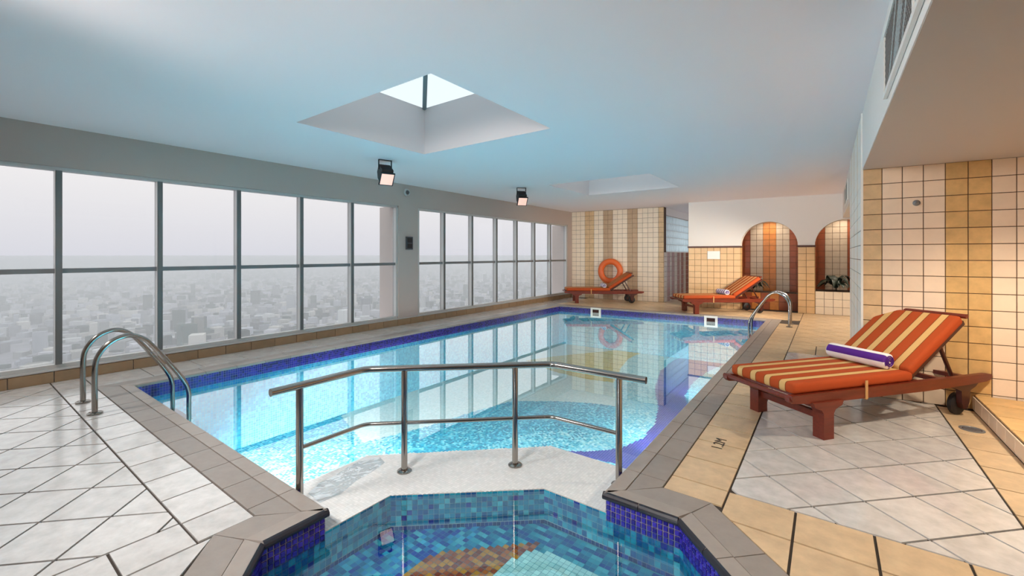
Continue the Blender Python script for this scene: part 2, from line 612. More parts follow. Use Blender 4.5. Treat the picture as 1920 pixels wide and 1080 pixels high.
M_mshade = mat('mullion_backlit_grey', (104, 106, 106), .4, metal=.2)  # darker front plate: the backlit shade of the mullions put into colour
def window_bay(n, ys, y0, y1):
    z0, z1, zt = .142, 2.376, 1.222
    xg = XW - .085
    wn = tag(link('window_%d' % n, None, None, (XW - .06, (y0 + y1) / 2, z0)), kind='structure')
    def bx(nm, a, b, m):
        o = MB().box(a, b).build(nm, m, wn)
        o.data.transform(Matrix.Translation((-(XW - .06), -(y0 + y1) / 2, -z0)))
        return o
    bx('window_frame', (XW - .12, y0, z0), (XW - .03, y1, z0 + .045), M_alu)
    bx('window_frame', (XW - .12, y0, z1 - .04), (XW - .03, y1, z1), M_alu)
    edges = [y0] + ys + [y1]
    bx('window_frame', (XW - .12, y0, z0 + .045), (XW - .015, y0 + .05, z1 - .04), M_alu)
    bx('window_frame', (XW - .12, y1 - .05, z0 + .045), (XW - .015, y1, z1 - .04), M_alu)
    for y in ys:
        bx('mullion', (XW - .125, y - .028, z0 + .045), (XW - .012, y + .028, z1 - .04), M_alu)
        bx('mullion_shade_face', (XW - .0119, y - .026, z0 + .045), (XW - .004, y + .026, z1 - .04), M_mshade)
    for k in range(len(edges) - 1):
        a = edges[k] + (.05 if k == 0 else .028)
        b = edges[k + 1] - (.05 if k == len(edges) - 2 else .028)
        bx('transom', (XW - .115, a, zt - .026), (XW - .04, b, zt + .026), M_alud)
        for lo, hi in ((z0 + .045, zt - .026), (zt + .026, z1 - .04)):
            g = link('pane', mesh('pane', [(xg, a, lo), (xg, b, lo), (xg, b, hi), (xg, a, hi)], [(0, 1, 2, 3)], M_glass), wn)
            g.data.transform(Matrix.Translation((-(XW - .06), -(y0 + y1) / 2, -z0)))
window_bay(1, [-.06 + .0, .84, 1.735, 2.645, 3.565, 4.485], -.45, 5.50)
window_bay(2, [6.775, 7.705, 8.645, 9.535, 10.42, 11.31], 6.00, 12.36)
window_bay(3, [-2.4, -1.66], YB, -.95)

# ---- walls behind and to the right (out of frame, close the room)
tag(MB().box((-7.0, YB - .15, -.3), (XR + .15, YB, ZC)).build('wall_back', M_plaster), kind='structure')
tag(MB().box((XR, YB, -.3), (XR + .15, 17.0, ZC)).build('wall_right', M_cream), kind='structure')
# soffit and bulkhead over the right side
sf = MB()
sf.prism([(XC, YB), (XR, YB), (XR, rw(XR)), (XC, rw(XC))], ZS, ZC + .02)
sf.prism([(XC, 8.3), (XR, 8.3), (XR, 12.9), (XC, far2(XC) + .02)], ZS, ZC + .02)
soffit = tag(sf.build('trim_1', M_plaster), kind='structure')
M_soff = mat('taupe_soffit_underside', (198, 186, 177), .85)  # underside panel in a darker tone than the bulkhead
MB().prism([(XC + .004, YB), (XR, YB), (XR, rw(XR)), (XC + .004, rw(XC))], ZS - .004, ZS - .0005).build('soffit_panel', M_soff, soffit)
soffit['label'] = 'lowered white soffit over the right side'

# ---- generic tiled wall
WT = {}
def tile_mesh(name, sx_, sz, m, th=0.008):
    key = (name, round(sx_, 3), round(sz, 3), m.name)
    if key not in WT:
        g, c = 0.0032, 0.0022
        a, b = sx_ / 2 - g, sz / 2 - g
        v = [(-a, 0, -b), (a, 0, -b), (a, 0, b), (-a, 0, b)]
        v += [(-a, -th + c, -b), (a, -th + c, -b), (a, -th + c, b), (-a, -th + c, b)]
        v += [(-a + c, -th, -b + c), (a - c, -th, -b + c), (a - c, -th, b - c), (-a + c, -th, b - c)]
        f = [(8, 9, 10, 11)]
        for i in range(4):
            j = (i + 1) % 4
            f += [(i, j, 4 + j, 4 + i), (4 + i, 4 + j, 8 + j, 8 + i)]
        WT[key] = mesh(name, v, f, m)
    return WT[key]

def tile_wall(parent, p0, p1, z0, z1, colour, ts=0.2, name='wall_tile', rows_h=None, limit=300):
    """tiles facing the right-hand side of p0->p1 (local -y); past the limit the farthest ones are joined"""
    p0, p1 = Vector(p0), Vector(p1)
    d = p1 - p0
    l = d.length
    ang = math.atan2(d.y, d.x)
    xs = steps(0, l, ts)
    zs = [z0 + a for a in steps(0, z1 - z0, rows_h or ts)]
    todo = []
    for i in range(len(xs) - 1):
        for j in range(len(zs) - 1):
            sx_, sz = xs[i + 1] - xs[i], zs[j + 1] - zs[j]
            if sx_ < .03 or sz < .02:
                continue
            p = p0 + d * ((xs[i] + xs[i + 1]) / 2 / l)
            z = (zs[j] + zs[j + 1]) / 2
            dist = math.sqrt(p.x ** 2 + p.y ** 2 + (z - 1.4) ** 2)
            todo.append((dist, i, j, p, z, tile_mesh(name, sx_, sz, colour(i, j))))
    todo.sort(key=lambda q: q[:3])
    for dist, i, j, p, z, me in todo[:limit]:
        link(name, me, parent, (p.x, p.y, z), (0, 0, ang))
    if len(todo) > limit:
        mats, v, f, mi = [], [], [], []
        c, s_ = math.cos(ang), math.sin(ang)
        for dist, i, j, p, z, me in todo[limit:]:
            m = me.materials[0]
            if m not in mats:
                mats.append(m)
            n0 = len(v)
            v += [(p.x + q.co.x * c - q.co.y * s_, p.y + q.co.x * s_ + q.co.y * c, z + q.co.z) for q in me.vertices]
            for q in me.polygons:
                f.append(tuple(n0 + k for k in q.vertices))
                mi.append(mats.index(m))
        jm = mesh('wall_tiles', v, f)
        for m in mats:
            jm.materials.append(m)
        jm.polygons.foreach_set('material_index', mi)
        tag(link('wall_tiles', jm, parent), kind='stuff')

# end wall with the lifebuoy
X1 = -3.90
wf = tag(MB().prism([(XW - .16, far1(XW - .16)), (X1, far1(X1)), (X1, far1(X1) + .22), (XW - .16, far1(XW - .16) + .22)], -.3, ZC).build('wall_far', M_grout_l), kind='structure')
pat1 = [{'p': M_pale, 't': M_tan, 'u': M_taupe}[c] for c in 'pppttppuupppuuppppt']
tile_wall(wf, (XW, far1(XW)), (X1, far1(X1)), 0.0, ZC - .004, lambda i, j: pat1[min(i, 18)], (X1 - XW) * 1.00257 / 19, rows_h=.148)
# passage beside it: left wall with glass blocks
YP = 16.6
pl = MB()
pl.prism([(X1, far1(X1) + .22), (X1, YP), (X1 - .22, YP), (X1 - .22, far1(X1) + .22)][::-1], -.3, 1.50)
pl.prism([(X1, far1(X1) + .22), (X1, YP), (X1 - .22, YP), (X1 - .22, far1(X1) + .22)][::-1], 2.60, ZC)
pl.prism([(X1, 15.72), (X1, YP), (X1 - .22, YP), (X1 - .22, 15.72)][::-1], 1.50, 2.60)
wp = tag(pl.build('wall_passage', M_plaster), kind='structure')
tile_wall(wp, (X1 + .001, far1(X1)), (X1 + .001, YP), 0, 1.48, lambda i, j: [M_stonegrey, M_stonegrey, M_rust, M_rust, M_stonegrey, M_rust, M_rust][i % 7], 0.15)
M_block = bpy.data.materials.new('glass_block_glass')
M_block.use_nodes = True
_n, _l = M_block.node_tree.nodes, M_block.node_tree.links
_n.remove(_n['Principled BSDF'])
_t, _g, _x = _n.new('ShaderNodeBsdfTranslucent'), _n.new('ShaderNodeBsdfGlossy'), _n.new('ShaderNodeMixShader')
_t.inputs[0].default_value = (.88, .97, 1.0, 1)
_g.inputs['Roughness'].default_value = .15
_x.inputs[0].default_value = .1
_l.new(_t.outputs[0], _x.inputs[1])
_l.new(_g.outputs[0], _x.inputs[2])
_l.new(_x.outputs[0], _n['Material Output'].inputs[0])
gb = tag(link('window_4', None, None, (X1 - .05, 13.1, 1.50)), kind='structure')
gb['label'] = 'blue-white glass block window in the passage'
blk = None
for j in range(5):
    for i in range(12):
        if blk is None:
            blk = rbox_mesh('glass_block', (.07, .206, .206), .012, 2, M_block)
        link('glass_block', blk, gb, (0, .11 + i * .216, .11 + j * .216))
for j in range(6):
    MB().box((-.03, 0, j * .216 - .006 + .001), (.03, 2.62, j * .216 + .005)).build('joint', M_white_pl, gb)
for i in range(13):
    MB().box((-.028, i * .216 - .004, .0), (.028, i * .216 + .004, 1.09)).build('joint', M_white_pl, gb)
tag(MB().box((X1 - .2, YP, -.3), (-2.9, YP + .1, ZC)).build('wall_passage_end', M_taupe), kind='structure')

# ---- arched wall
XA0, XA1 = -3.04, 2.0
ARCH = [(-1.80, -.58), (-.25, .97)]
ZSPR = 1.62
def arch_shape():
    """front outline with arched openings as a strip of columns"""
    xs = sorted(set([XA0, XA1] + [a[0] + (a[1] - a[0]) * (0.5 - 0.5 * math.cos(math.pi * k / 24)) for a in ARCH for k in range(25)]))
    def z_low(x):
        for a, b in ARCH:
            if a - 1e-6 <= x <= b + 1e-6:
                c, r_ = (a + b) / 2, (b - a) / 2
                return ZSPR + math.sqrt(max(0, r_ * r_ - (x - c) ** 2))
        return None
    mb = MB()
    T = .24
    for k in range(len(xs) - 1):
        xa, xb = xs[k], xs[k + 1]
        mid = (xa + xb) / 2
        inside = z_low(mid) is not None
        la = z_low(xa) if inside else ZSPR
        lb = z_low(xb) if inside else ZSPR
        ya, yb = far2(xa), far2(xb)
        v = [(xa, ya, la), (xb, yb, lb), (xb, yb, ZC), (xa, ya, ZC), (xa, ya + T, la), (xb, yb + T, lb), (xb, yb + T, ZC), (xa, ya + T, ZC)]
        mb.add(v, [(0, 1, 2, 3), (5, 4, 7, 6), (4, 5, 1, 0)])
        if not inside:
            mb.add(v[:4] + v[4:], [(0, 4, 7, 3), (1, 2, 6, 5)])
    return mb
wa = tag(arch_shape().build('wall_arches', M_plaster), kind='structure')
def far_box(x0, x1, z0, z1, d0, d1, f=far2):
    return MB().prism([(x0, f(x0) + d0), (x1, f(x1) + d0), (x1, f(x1) + d1), (x0, f(x0) + d1)], z0, z1)
PIERS = [(XA0, -1.80), (-.58, -.25), (.97, XA1)]
for a, b in PIERS:
    far_box(a, b, -.3, ZSPR, 0, .24).build('pier', M_grout_l, wa)
    tile_wall(wa, (a, far2(a)), (b, far2(b)), 0, ZSPR - .03, lambda i, j: M_peach, math.hypot(b - a, far2(b) - far2(a)) / max(1, round((b - a) / .16)), rows_h=.159)
    far_box(a - .02, b + .02, ZSPR - .028, ZSPR + .012, -.025, .24).build('cap_trim', M_browntrim, wa)
    tile_wall(wa, (b, far2(b)), (b, far2(b) + .24), 0, ZSPR - .03, lambda i, j: M_ochre, .12, rows_h=.159)
# alcove behind the arches
al = MB()
DB = .95
al.prism([(-2.3, far2(-2.3) + DB), (XA1, far2(XA1) + DB), (XA1, far2(XA1) + DB + .1), (-2.3, far2(-2.3) + DB + .1)], -.3, ZC)
al.prism([(-2.1, far2(-2.1) + .24), (-2.0, far2(-2.0) + .24), (-2.0, far2(-2.0) + DB), (-2.1, far2(-2.1) + DB)], -.3, ZC)
al.prism([(-2.1, far2(-2.1) + .24), (XA1, far2(XA1) + .24), (XA1, far2(XA1) + DB), (-2.1, far2(-2.1) + DB)], 2.5, 2.55)
wk = tag(al.build('wall_alcove', M_grout_l), kind='structure')
def pat2(i):
    x = -2.0 + .1495 * (i + .5)
    for lim, m in ((-1.73, M_rust), (-1.33, M_stonegrey), (-1.03, M_amber), (-.78, M_stonegrey), (-.05, M_rust), (.34, M_stonegrey)):
        if x < lim:
            return m
    return M_rust
tile_wall(wk, (-2.0, far2(-2.0) + DB), (1.6, far2(1.6) + DB), 0, 2.48, lambda i, j: pat2(i), .15)
tile_wall(wk, (-1.999, far2(-2) + .24), (-1.999, far2(-2) + DB), 0, 2.48, lambda i, j: M_amber, .15)
# planters inside the arches
pk = thing('planter', 'low rust tiled planter inside the first arch', 'planter', (-1.19, far2(-1.19) + .32, 0), math.atan(.0848), 'tiled planters under the arches')
MB().box((-.605, .0, 0), (.605, .42, .44)).build('body', M_grout_l, pk)
pm = [M_rust, M_amber, M_rust, M_amber, M_rust, M_rust]
for i in range(6):
    for j in range(2):
        link('wall_tile', tile_mesh('wall_tile', .2, .215, pm[i]), pk, (-.5 + .2 * i, 0, .11 + .215 * j))
MB().box((-.57, .04, .44), (.57, .38, .45)).build('soil', mat('dark_soil', (52, 36, 26), .95, noise=.3, nscale=40), pk)
pk2 = thing('planter', 'low cream tiled planter inside the second arch', 'planter', (.36, far2(.36) + .02, 0), math.atan(.0848), 'tiled planters under the arches')
MB().box((-.605, .0, 0), (.605, .62, .54)).build('body', M_grout_l, pk2)
for i in range(7):
    for j in range(3):
        link('wall_tile', tile_mesh('wall_tile', .171, .18, M_pale), pk2, (-.515 + .1715 * i, 0, .09 + .18 * j))
MB().box((-.57, .04, .54), (.57, .58, .55)).build('soil', MATS['dark_soil'], pk2)

# ---- tiled block on the right
blk_poly = [(XC, rw(XC)), (XR, rw(XR)), (XR, 8.3), (XC, 8.3)]
wb = tag(MB().prism(blk_poly, -.3, ZC + .01).build('wall_block', M_grout_l), kind='structure')
def rcol(i, j):
    return M_tan if i == 0 else (M_cream if i < 4 else (M_ochre if i < 6 else (M_cream if i < 9 else M_ochre)))
tile_wall(wb, (XC, rw(XC)), (XC + 2.4, rw(XC + 2.4)), .0, ZS - .003, rcol, .15)
M_whitet = mat('white_wall_tile', (248, 245, 238), .4, noise=.03, nscale=7, rand=.02)
def lcol(i, j):
    return M_whitet if i % 5 != 3 else M_pale
tile_wall(wb, (XC, 8.3), (XC, rw(XC)), 0, ZC - .004, lcol, .15)
MB().box((XC - .012, rw(XC) - .012, 0), (XC + .006, rw(XC) + .006, ZC)).build('corner_trim', M_white_pl, wb)
# low step in front of it
st = tag(link('trim_2', None), kind='structure')
st['label'] = 'low tiled step along the right deck'
MB().prism([(1.062, -1.3), (XR, -1.3), (XR, rw(XR) - .012), (1.062, rw(1.06) - .012)], -.1, .122).build('step_body', M_grout_l, st)
for k, y in enumerate(steps(2.3, rw(1.06) - .012, .2)[:-1]):
    link('riser_tile', tile_mesh('riser_tile', .2, .122, M_cream), st, (1.062, y + .1, .063), (0, 0, -R(90)))
for i, x in enumerate([1.062, 1.40, 1.733, 2.066]):
    for k, y in enumerate(steps(2.3, rw(1.06) - .012, PITCH)[:-1]):
        p = [(x, y), (x + PITCH, y), (x + PITCH, min(y + PITCH, rw(1.06) - .012)), (x, min(y + PITCH, rw(1.06) - .012))]
        o = floor_tile('tread_tile', p, M_ochre, z=.136)
        if o:
            o.parent = st

# ================================================================ OUTSIDE
M_city_ground = mat('city_ground', (168, 164, 172), 0.9, noise=0.5, nscale=0.02, detail=8)
gz = -118
tag(link('floor_city', mesh('floor_city', [(-9000, -4000, gz), (-9, -4000, gz), (-9, 9000, gz), (-9000, 9000, gz)], [(0, 1, 2, 3)], M_city_ground)), kind='structure')
bv, bf, bc = [], [], []
cv = MB()
cols = []
nb = 14000
for k in range(nb):
    r_ = 130 + 3800 * (random.random() ** 1.35)
    a = R(90 + random.uniform(-4, 108))
    x, y = r_ * math.cos(a), r_ * math.sin(a)
    if x > -40:
        continue
    ww, dd = random.uniform(5, 19), random.uniform(5, 19)
    hh = random.choice([4, 5, 6, 7, 8, 9, 12, 14]) * (1.0 if random.random() < .95 else 2.6)
    t = random.random() * math.pi
    c, s = math.cos(t), math.sin(t)
    pts = [(-ww, -dd), (ww, -dd), (ww, dd), (-ww, dd)]
    pts = [(x + .5 * (p * c - q * s), y + .5 * (p * s + q * c)) for p, q in pts]
    n0 = len(cv.v)
    cv.v += [(p[0], p[1], gz) for p in pts] + [(p[0], p[1], gz + hh) for p in pts]
    cv.f += [(n0 + 4, n0 + 5, n0 + 6, n0 + 7)] + [(n0 + i, n0 + (i + 1) % 4, n0 + 4 + (i + 1) % 4, n0 + 4 + i) for i in range(4)]
    g = random.uniform(.15, .9)
    tint = random.choice([(1, 1, 1), (1, .95, .88), (.88, .9, 1), (.95, .93, 1)])
    if random.random() < .22:
        g, tint = random.uniform(.05, .14), (.7, 1, .85)
    cols += [[g * tint[0], g * tint[1], g * tint[2], 1.0]] * 20
def with_cols(name, v, f, cols_, m):
    me = mesh(name, v, f, m)
    ca = me.color_attributes.new('col', 'FLOAT_COLOR', 'CORNER')
    ca.data.foreach_set('color', np.asarray(cols_, dtype=np.float32).ravel())
    return me
M_city = attr_mat('city_buildings', 0.9, 0.1)
city = tag(link('distant_city', with_cols('distant_city', cv.v, cv.f, cols, M_city)), 'hazy low city blocks far below the windows', 'city', kind='stuff')
# haze lying over the city, lit by the sky
mh = bpy.data.materials.new('city_haze')
mh.use_nodes = True
N = mh.node_tree.nodes
N.remove(N['Principled BSDF'])
vs = N.new('ShaderNodeVolumeScatter')
vs.inputs['Color'].default_value = (1, 1, 1, 1)
vs.inputs['Density'].default_value = 0.0011
vs.inputs['Anisotropy'].default_value = 0.0
mh.node_tree.links.new(vs.outputs[0], N['Material Output'].inputs['Volume'])
HAZE = tag(MB().box((-8800, -3900, gz + .5), (-12, 8900, -6)).build('haze_layer', mh), 'pale haze lying over the city outside the windows', 'haze', kind='stuff')

# ================================================================ POOLS
pool = thing('swimming_pool', 'large rectangular blue mosaic swimming pool', 'swimming pool', (-3.5, 6.0, 0))
spa = thing('hydro_pool', 'small octagonal mosaic pool in the foreground', 'swimming pool', (-1.05, 1.33, 0))
PO = {pool: Matrix.Translation((3.5, -6.0, 0)), spa: Matrix.Translation((1.05, -1.33, 0))}
def padopt(o, par):
    o.data.transform(PO[par])
    o.parent = par
    return o

def mosaic(name, par, org, eu, ev, nu, nv, size, cfun, gap=.0022, mask=None, kind='stuff', sizev=None):
    sizev = sizev or size
    """thin glass pieces set on a plane; cfun(points)->(n,3) linear colours"""
    org, eu, ev = np.array(org, float), np.array(eu, float), np.array(ev, float)
    I, J = np.meshgrid(np.arange(nu), np.arange(nv), indexing='ij')
    I, J = I.ravel(), J.ravel()
    c = org + ((I + .5) * size)[:, None] * eu + ((J + .5) * sizev)[:, None] * ev
    if mask is not None:
        k = mask(c)
        c, I, J = c[k], I[k], J[k]
    n = len(c)
    hf = size / 2 - gap / 2
    hv = sizev / 2 - gap / 2
    v = np.empty((n, 4, 3))
    for q, (a, b) in enumerate(((-1, -1), (1, -1), (1, 1), (-1, 1))):
        v[:, q] = c + a * hf * eu + b * hv * ev
    colr = cfun(c, I, J)
    col4 = np.ones((n, 4, 4), np.float32)
    col4[:, :, :3] = colr[:, None, :]
    me = bpy.data.meshes.new(name)
    me.vertices.add(4 * n)
    me.vertices.foreach_set('co', v.ravel())
    me.loops.add(4 * n)
    me.loops.foreach_set('vertex_index', np.arange(4 * n))
    me.polygons.add(n)
    me.polygons.foreach_set('loop_start', np.arange(0, 4 * n, 4))
    me.polygons.foreach_set('loop_total', np.full(n, 4))
    me.update(calc_edges=True)
    ca = me.color_attributes.new('col', 'FLOAT_COLOR', 'CORNER')
    ca.data.foreach_set('color', col4.ravel())
    me.materials.append(M_mosaic)
    o = link(name, me)
    padopt(o, par)
    if kind:
        o['kind'] = kind
    return o

def pal(cols_, wts=None):
    a = np.array([lin(c) for c in cols_])
    def f(n):
        k = rng.choice(len(a), n, p=wts)
        return a[k] * rng.uniform(.9, 1.1, (n, 1))
    return f
P_turq = pal([(50, 186, 212), (24, 160, 194), (100, 214, 232), (150, 232, 242), (16, 138, 178)], [.3, .25, .2, .12, .13])
P_lite = pal([(160, 230, 240), (116, 216, 234), (206, 246, 248), (72, 196, 222)], [.35, .3, .2, .15])
P_white = pal([(232, 240, 232), (222, 236, 230), (240, 244, 236)])
P_yell = pal([(226, 180, 40), (236, 192, 60), (208, 160, 24), (228, 196, 90)])
P_purp = pal([(66, 58, 166), (54, 50, 156), (80, 70, 176), (44, 56, 168)])
P_wall = pal([(52, 180, 210), (38, 168, 202), (78, 196, 220), (100, 208, 228)])
P_teal = pal([(12, 104, 146), (22, 130, 164), (44, 154, 178), (12, 84, 140), (80, 176, 192), (20, 50, 140)], [.26, .26, .2, .14, .10, .04])
P_spaL = pal([(24, 110, 170), (30, 60, 160), (40, 140, 190), (70, 170, 200), (28, 40, 140)], [.28, .2, .24, .16, .12])
P_band = pal([(44, 38, 132), (34, 28, 110), (56, 48, 152), (26, 22, 84), (66, 54, 158)])
P_orange = pal([(170, 66, 16), (200, 96, 24), (146, 46, 10), (214, 130, 30)])
P_mint = pal([(196, 226, 222), (186, 220, 218), (206, 232, 226)])
P_ledge = pal([(240, 240, 236), (234, 236, 232), (244, 243, 240)])

_a = R(36.4)
def unproj(u, v, z):
    """a point of the mural, from where the photograph shows it, on the pool floor at height z"""
    fx, fy, rx, ry = -math.sin(_a), math.cos(_a), math.cos(_a), math.sin(_a)
    t = (1.4 - z) / (v - 478)
    return (t * (803 * fx + (u - 960) * rx), t * (803 * fy + (u - 960) * ry))

ZM = ZF + .002
mur = lambda px: [unproj(u, v, ZM) for u, v in px]
YELLOW = mur([(985, 676), (1040, 668), (1120, 660), (1185, 654), (1250, 649), (1205, 660), (1178, 673), (1164, 690), (1158, 706), (1150, 717), (1100, 711), (1040, 697)])
WHITE = mur([(800, 800), (880, 774), (960, 752), (1040, 752), (1110, 756), (1158, 762), (1156, 718), (1100, 711), (1040, 697), (985, 676), (1040, 668), (1120, 660), (1185, 654), (1250, 649), (1230, 642), (1160, 636), (1060, 632), (940, 650), (760, 720), (640, 780), (680, 830)])
LITE = mur([(1250, 649), (1205, 660), (1178, 673), (1164, 690), (1158, 706), (1150, 717), (1158, 762), (1150, 800), (1120, 825), (1050, 845), (1180, 868), (1215, 840), (1235, 800), (1232, 760), (1226, 730), (1236, 700), (1260, 680), (1290, 668), (1330, 650), (1290, 630)])
PURPLE = mur([(1400, 662), (1345, 658), (1300, 663), (1264, 675), (1238, 695), (1228, 728), (1234, 762), (1228, 795), (1205, 822), (1165, 840), (1115, 846), (1055, 846), (1090, 858), (1150, 868), (1200, 900), (1300, 860), (1290, 770), (1284, 742), (1300, 716), (1330, 695), (1370, 678)])
PURPLE2 = mur([(1286, 742), (1300, 716), (1330, 695), (1290, 690), (1262, 720), (1270, 760), (1290, 790)])

def main_col(c, I, J):
    x, y = c[:, 0], c[:, 1]
    n = len(x)
    out = P_turq(n)
    wave = np.sin(x * 2.1 + np.sin(y * 1.7)) + np.sin(y * 1.3 - x * .9)
    k = (wave > .5) & (rng.random(n) < .6)
    out[k] = P_lite(k.sum())
    k = in_poly(x, y, WHITE)
    out[k] = P_white(k.sum())
    k = in_poly(x, y, LITE)
    out[k] = P_lite(k.sum())
    k = in_poly(x, y, YELLOW)
    out[k] = P_yell(k.sum())
    k = in_poly(x, y, PURPLE)
    out[k] = P_purp(k.sum())
    return out

padopt(link('basin_floor', flat_with_holes('basin_floor', MAIN, [], ZF, M_mosaic_g)), pool)
mosaic('floor_mosaic', pool, (-6.0, 1.28, ZM), (1, 0, 0), (0, 1, 0), 165, 316, .03, main_col, mask=lambda c: in_poly(c[:, 0], c[:, 1], MAIN))

def wall_mosaic(par, p0, p1, z0, z1, size, pf, name, nrm_off=.003, gap=.0022, backing=None):
    p0, p1 = np.array(p0, float), np.array(p1, float)
    d = p1 - p0
    l = np.linalg.norm(d)
    d /= l
    nin = np.array((d[1], -d[0]))        # interior on the right of the walk
    n = max(1, round(l / size))
    sz = l / n
    m = max(1, round((z1 - z0) / sz))
    o3 = np.array((p0[0] + nin[0] * nrm_off, p0[1] + nin[1] * nrm_off, z0))
    return mosaic(name, par, o3, (d[0], d[1], 0), (0, 0, 1), n, m, sz, lambda c, I, J: pf(len(c)), gap=gap, sizev=(z1 - z0) / m)

def basin_wall(par, loop, segs, z0, z1s, m, T=.09):
    mb = MB()
    n = len(loop)
    off = offset_loop(loop, T)
    for k, s in enumerate(segs):
        a, b = loop[s], loop[(s + 1) % n]
        a2, b2 = off[s], off[(s + 1) % n]
        mb.prism([a, b, b2, a2][::-1], z0, z1s[k])
    return padopt(mb.build('basin_wall', m), par)

ZB0, ZB1 = -.165, -.022          # dark waterline band
basin_wall(pool, OUT, [2, 3, 4, 5], ZF - .1, [-.02] * 4, M_band_g)
basin_wall(spa, OUT, [0, 1, 6, 7, 8, 9, 10], ZF2 - .1, [-.02] * 7, mat('band_grout_pale', (150, 146, 160), .7))
for s in (2, 3, 4, 5):
    a, b = OUT[s], OUT[s + 1]
    wall_mosaic(pool, a, b, ZB0, ZB1, .026, P_band, 'waterline_mosaic')
    wall_mosaic(pool, a, b, ZF, ZB0 - .003, .03, P_wall, 'wall_mosaic')

# small pool: each waterline tile its own piece where it shows
ZSB0, ZSB1 = -.160, -.034
tile_px = {}
def band_tiles(p0, p1, rows=4):
    p0, p1 = Vector(p0), Vector(p1)
    d = p1 - p0
    l = d.length
    n = round(l / .031)
    s_ = l / n
    hz = (ZSB1 - ZSB0) / rows
    ang = math.atan2(d.y, d.x)
    for i in range(n):
        for j in range(rows):
            p = p0 + d * ((i + .5) / n)
            key = (round(s_, 4), (i * 7 + j * 3) % 4)
            if key not in tile_px:
                cc = [(48, 38, 150), (60, 48, 172), (38, 30, 130), (54, 44, 162)][key[1]]
                tile_px[key] = tile_mesh('mosaic_tile', s_ - .0005, hz - .0005 + key[1] * 1e-4, mat('violet_tile_%d' % key[1], cc, .15))
            link('mosaic_tile', tile_px[key], spa, (p.x + 1.05, p.y - 1.33, ZSB0 + hz * (j + .5)), (0, 0, ang))
band_tiles(OUT[1], OUT[2])
band_tiles(OUT[6], OUT[7])
p7, p8 = Vector(OUT[7]), Vector(OUT[8])
band_tiles(p7, p7.lerp(p8, .75))
p0_, p1_ = Vector(OUT[0]), Vector(OUT[1])
band_tiles(p0_.lerp(p1_, .45), p1_)
P_navy = pal([(24, 40, 120), (30, 60, 140), (20, 30, 96)])
for k in range(len(OCT)):
    wall_mosaic(spa, OCT[k], OCT[(k + 1) % 8], ZF2 + .028, -.162 if k not in (2,) else -.118, .034, P_teal, 'wall_mosaic')
    wall_mosaic(spa, OCT[k], OCT[(k + 1) % 8], ZF2, ZF2 + .026, .026, P_navy, 'base_mosaic')
for a, b in (((-2.22, 1.28), (-2.22, 1.72)), ((-1.48, 2.36), (-1.05, 2.36))):
    wall_mosaic(spa, a, b, -.162, -.118, .044, P_teal, 'wall_mosaic')
# wall under the ledge, towards the small pool
def spa_col(c, I, J):
    n = len(c)
    x, y = c[:, 0], c[:, 1]
    out = P_teal(n)
    run = (np.floor(I / 2) * 131 + J * 17 + np.floor(J / 3) * 7) % 97 / 97.0
    base = np.array([lin(q) for q in ((14, 104, 148), (24, 130, 164), (48, 154, 178), (12, 88, 144), (84, 176, 192), (20, 64, 146))])
    out = base[(run * 6).astype(int) % 6] * rng.uniform(.9, 1.1, (n, 1))
    k = (x < -1.75) & (rng.random(n) < .6)
    out[k] = P_spaL(k.sum())
    k = in_poly(x, y, ORANGE)
    out[k] = P_orange(k.sum())
    k = in_poly(x, y, MINT)
    out[k] = P_mint(k.sum())
    return out
ORANGE = [unproj(u, v, ZF2) for u, v in [(700, 1120), (755, 1076), (800, 1046), (850, 1031), (930, 1026), (1008, 1019), (990, 1036), (950, 1056), (925, 1080), (900, 1130)]]
MINT = [unproj(u, v, ZF2) for u, v in [(900, 1130), (925, 1080), (950, 1056), (990, 1034), (1040, 1036), (1115, 1074), (1190, 1130)]]
padopt(link('basin_floor', flat_with_holes('basin_floor', OCT, [], ZF2, mat('teal_grout', (70, 140, 156), .7))), spa)
mosaic('floor_mosaic', spa, (-2.22, .30, ZF2 + .002), (1, 0, 0), (0, 1, 0), 69, 63, .033, spa_col, mask=lambda c: in_poly(c[:, 0], c[:, 1], OCT))

# ledge of white mosaic between the two pools
padopt(MB().prism(LEDGE if area(LEDGE) > 0 else LEDGE[::-1], ZF - .05, ZL - .002).build('ledge', mat('ledge_grout', (206, 206, 202), .4), None), pool)
mosaic('ledge_mosaic', pool, (-2.80, 1.28, ZL), (1, 0, 0), (0, 1, 0), 88, 82, .02, lambda c, I, J: P_ledge(len(c)) * .5 + .5 * .84, gap=.0016, mask=lambda c: in_poly(c[:, 0], c[:, 1], LEDGE))

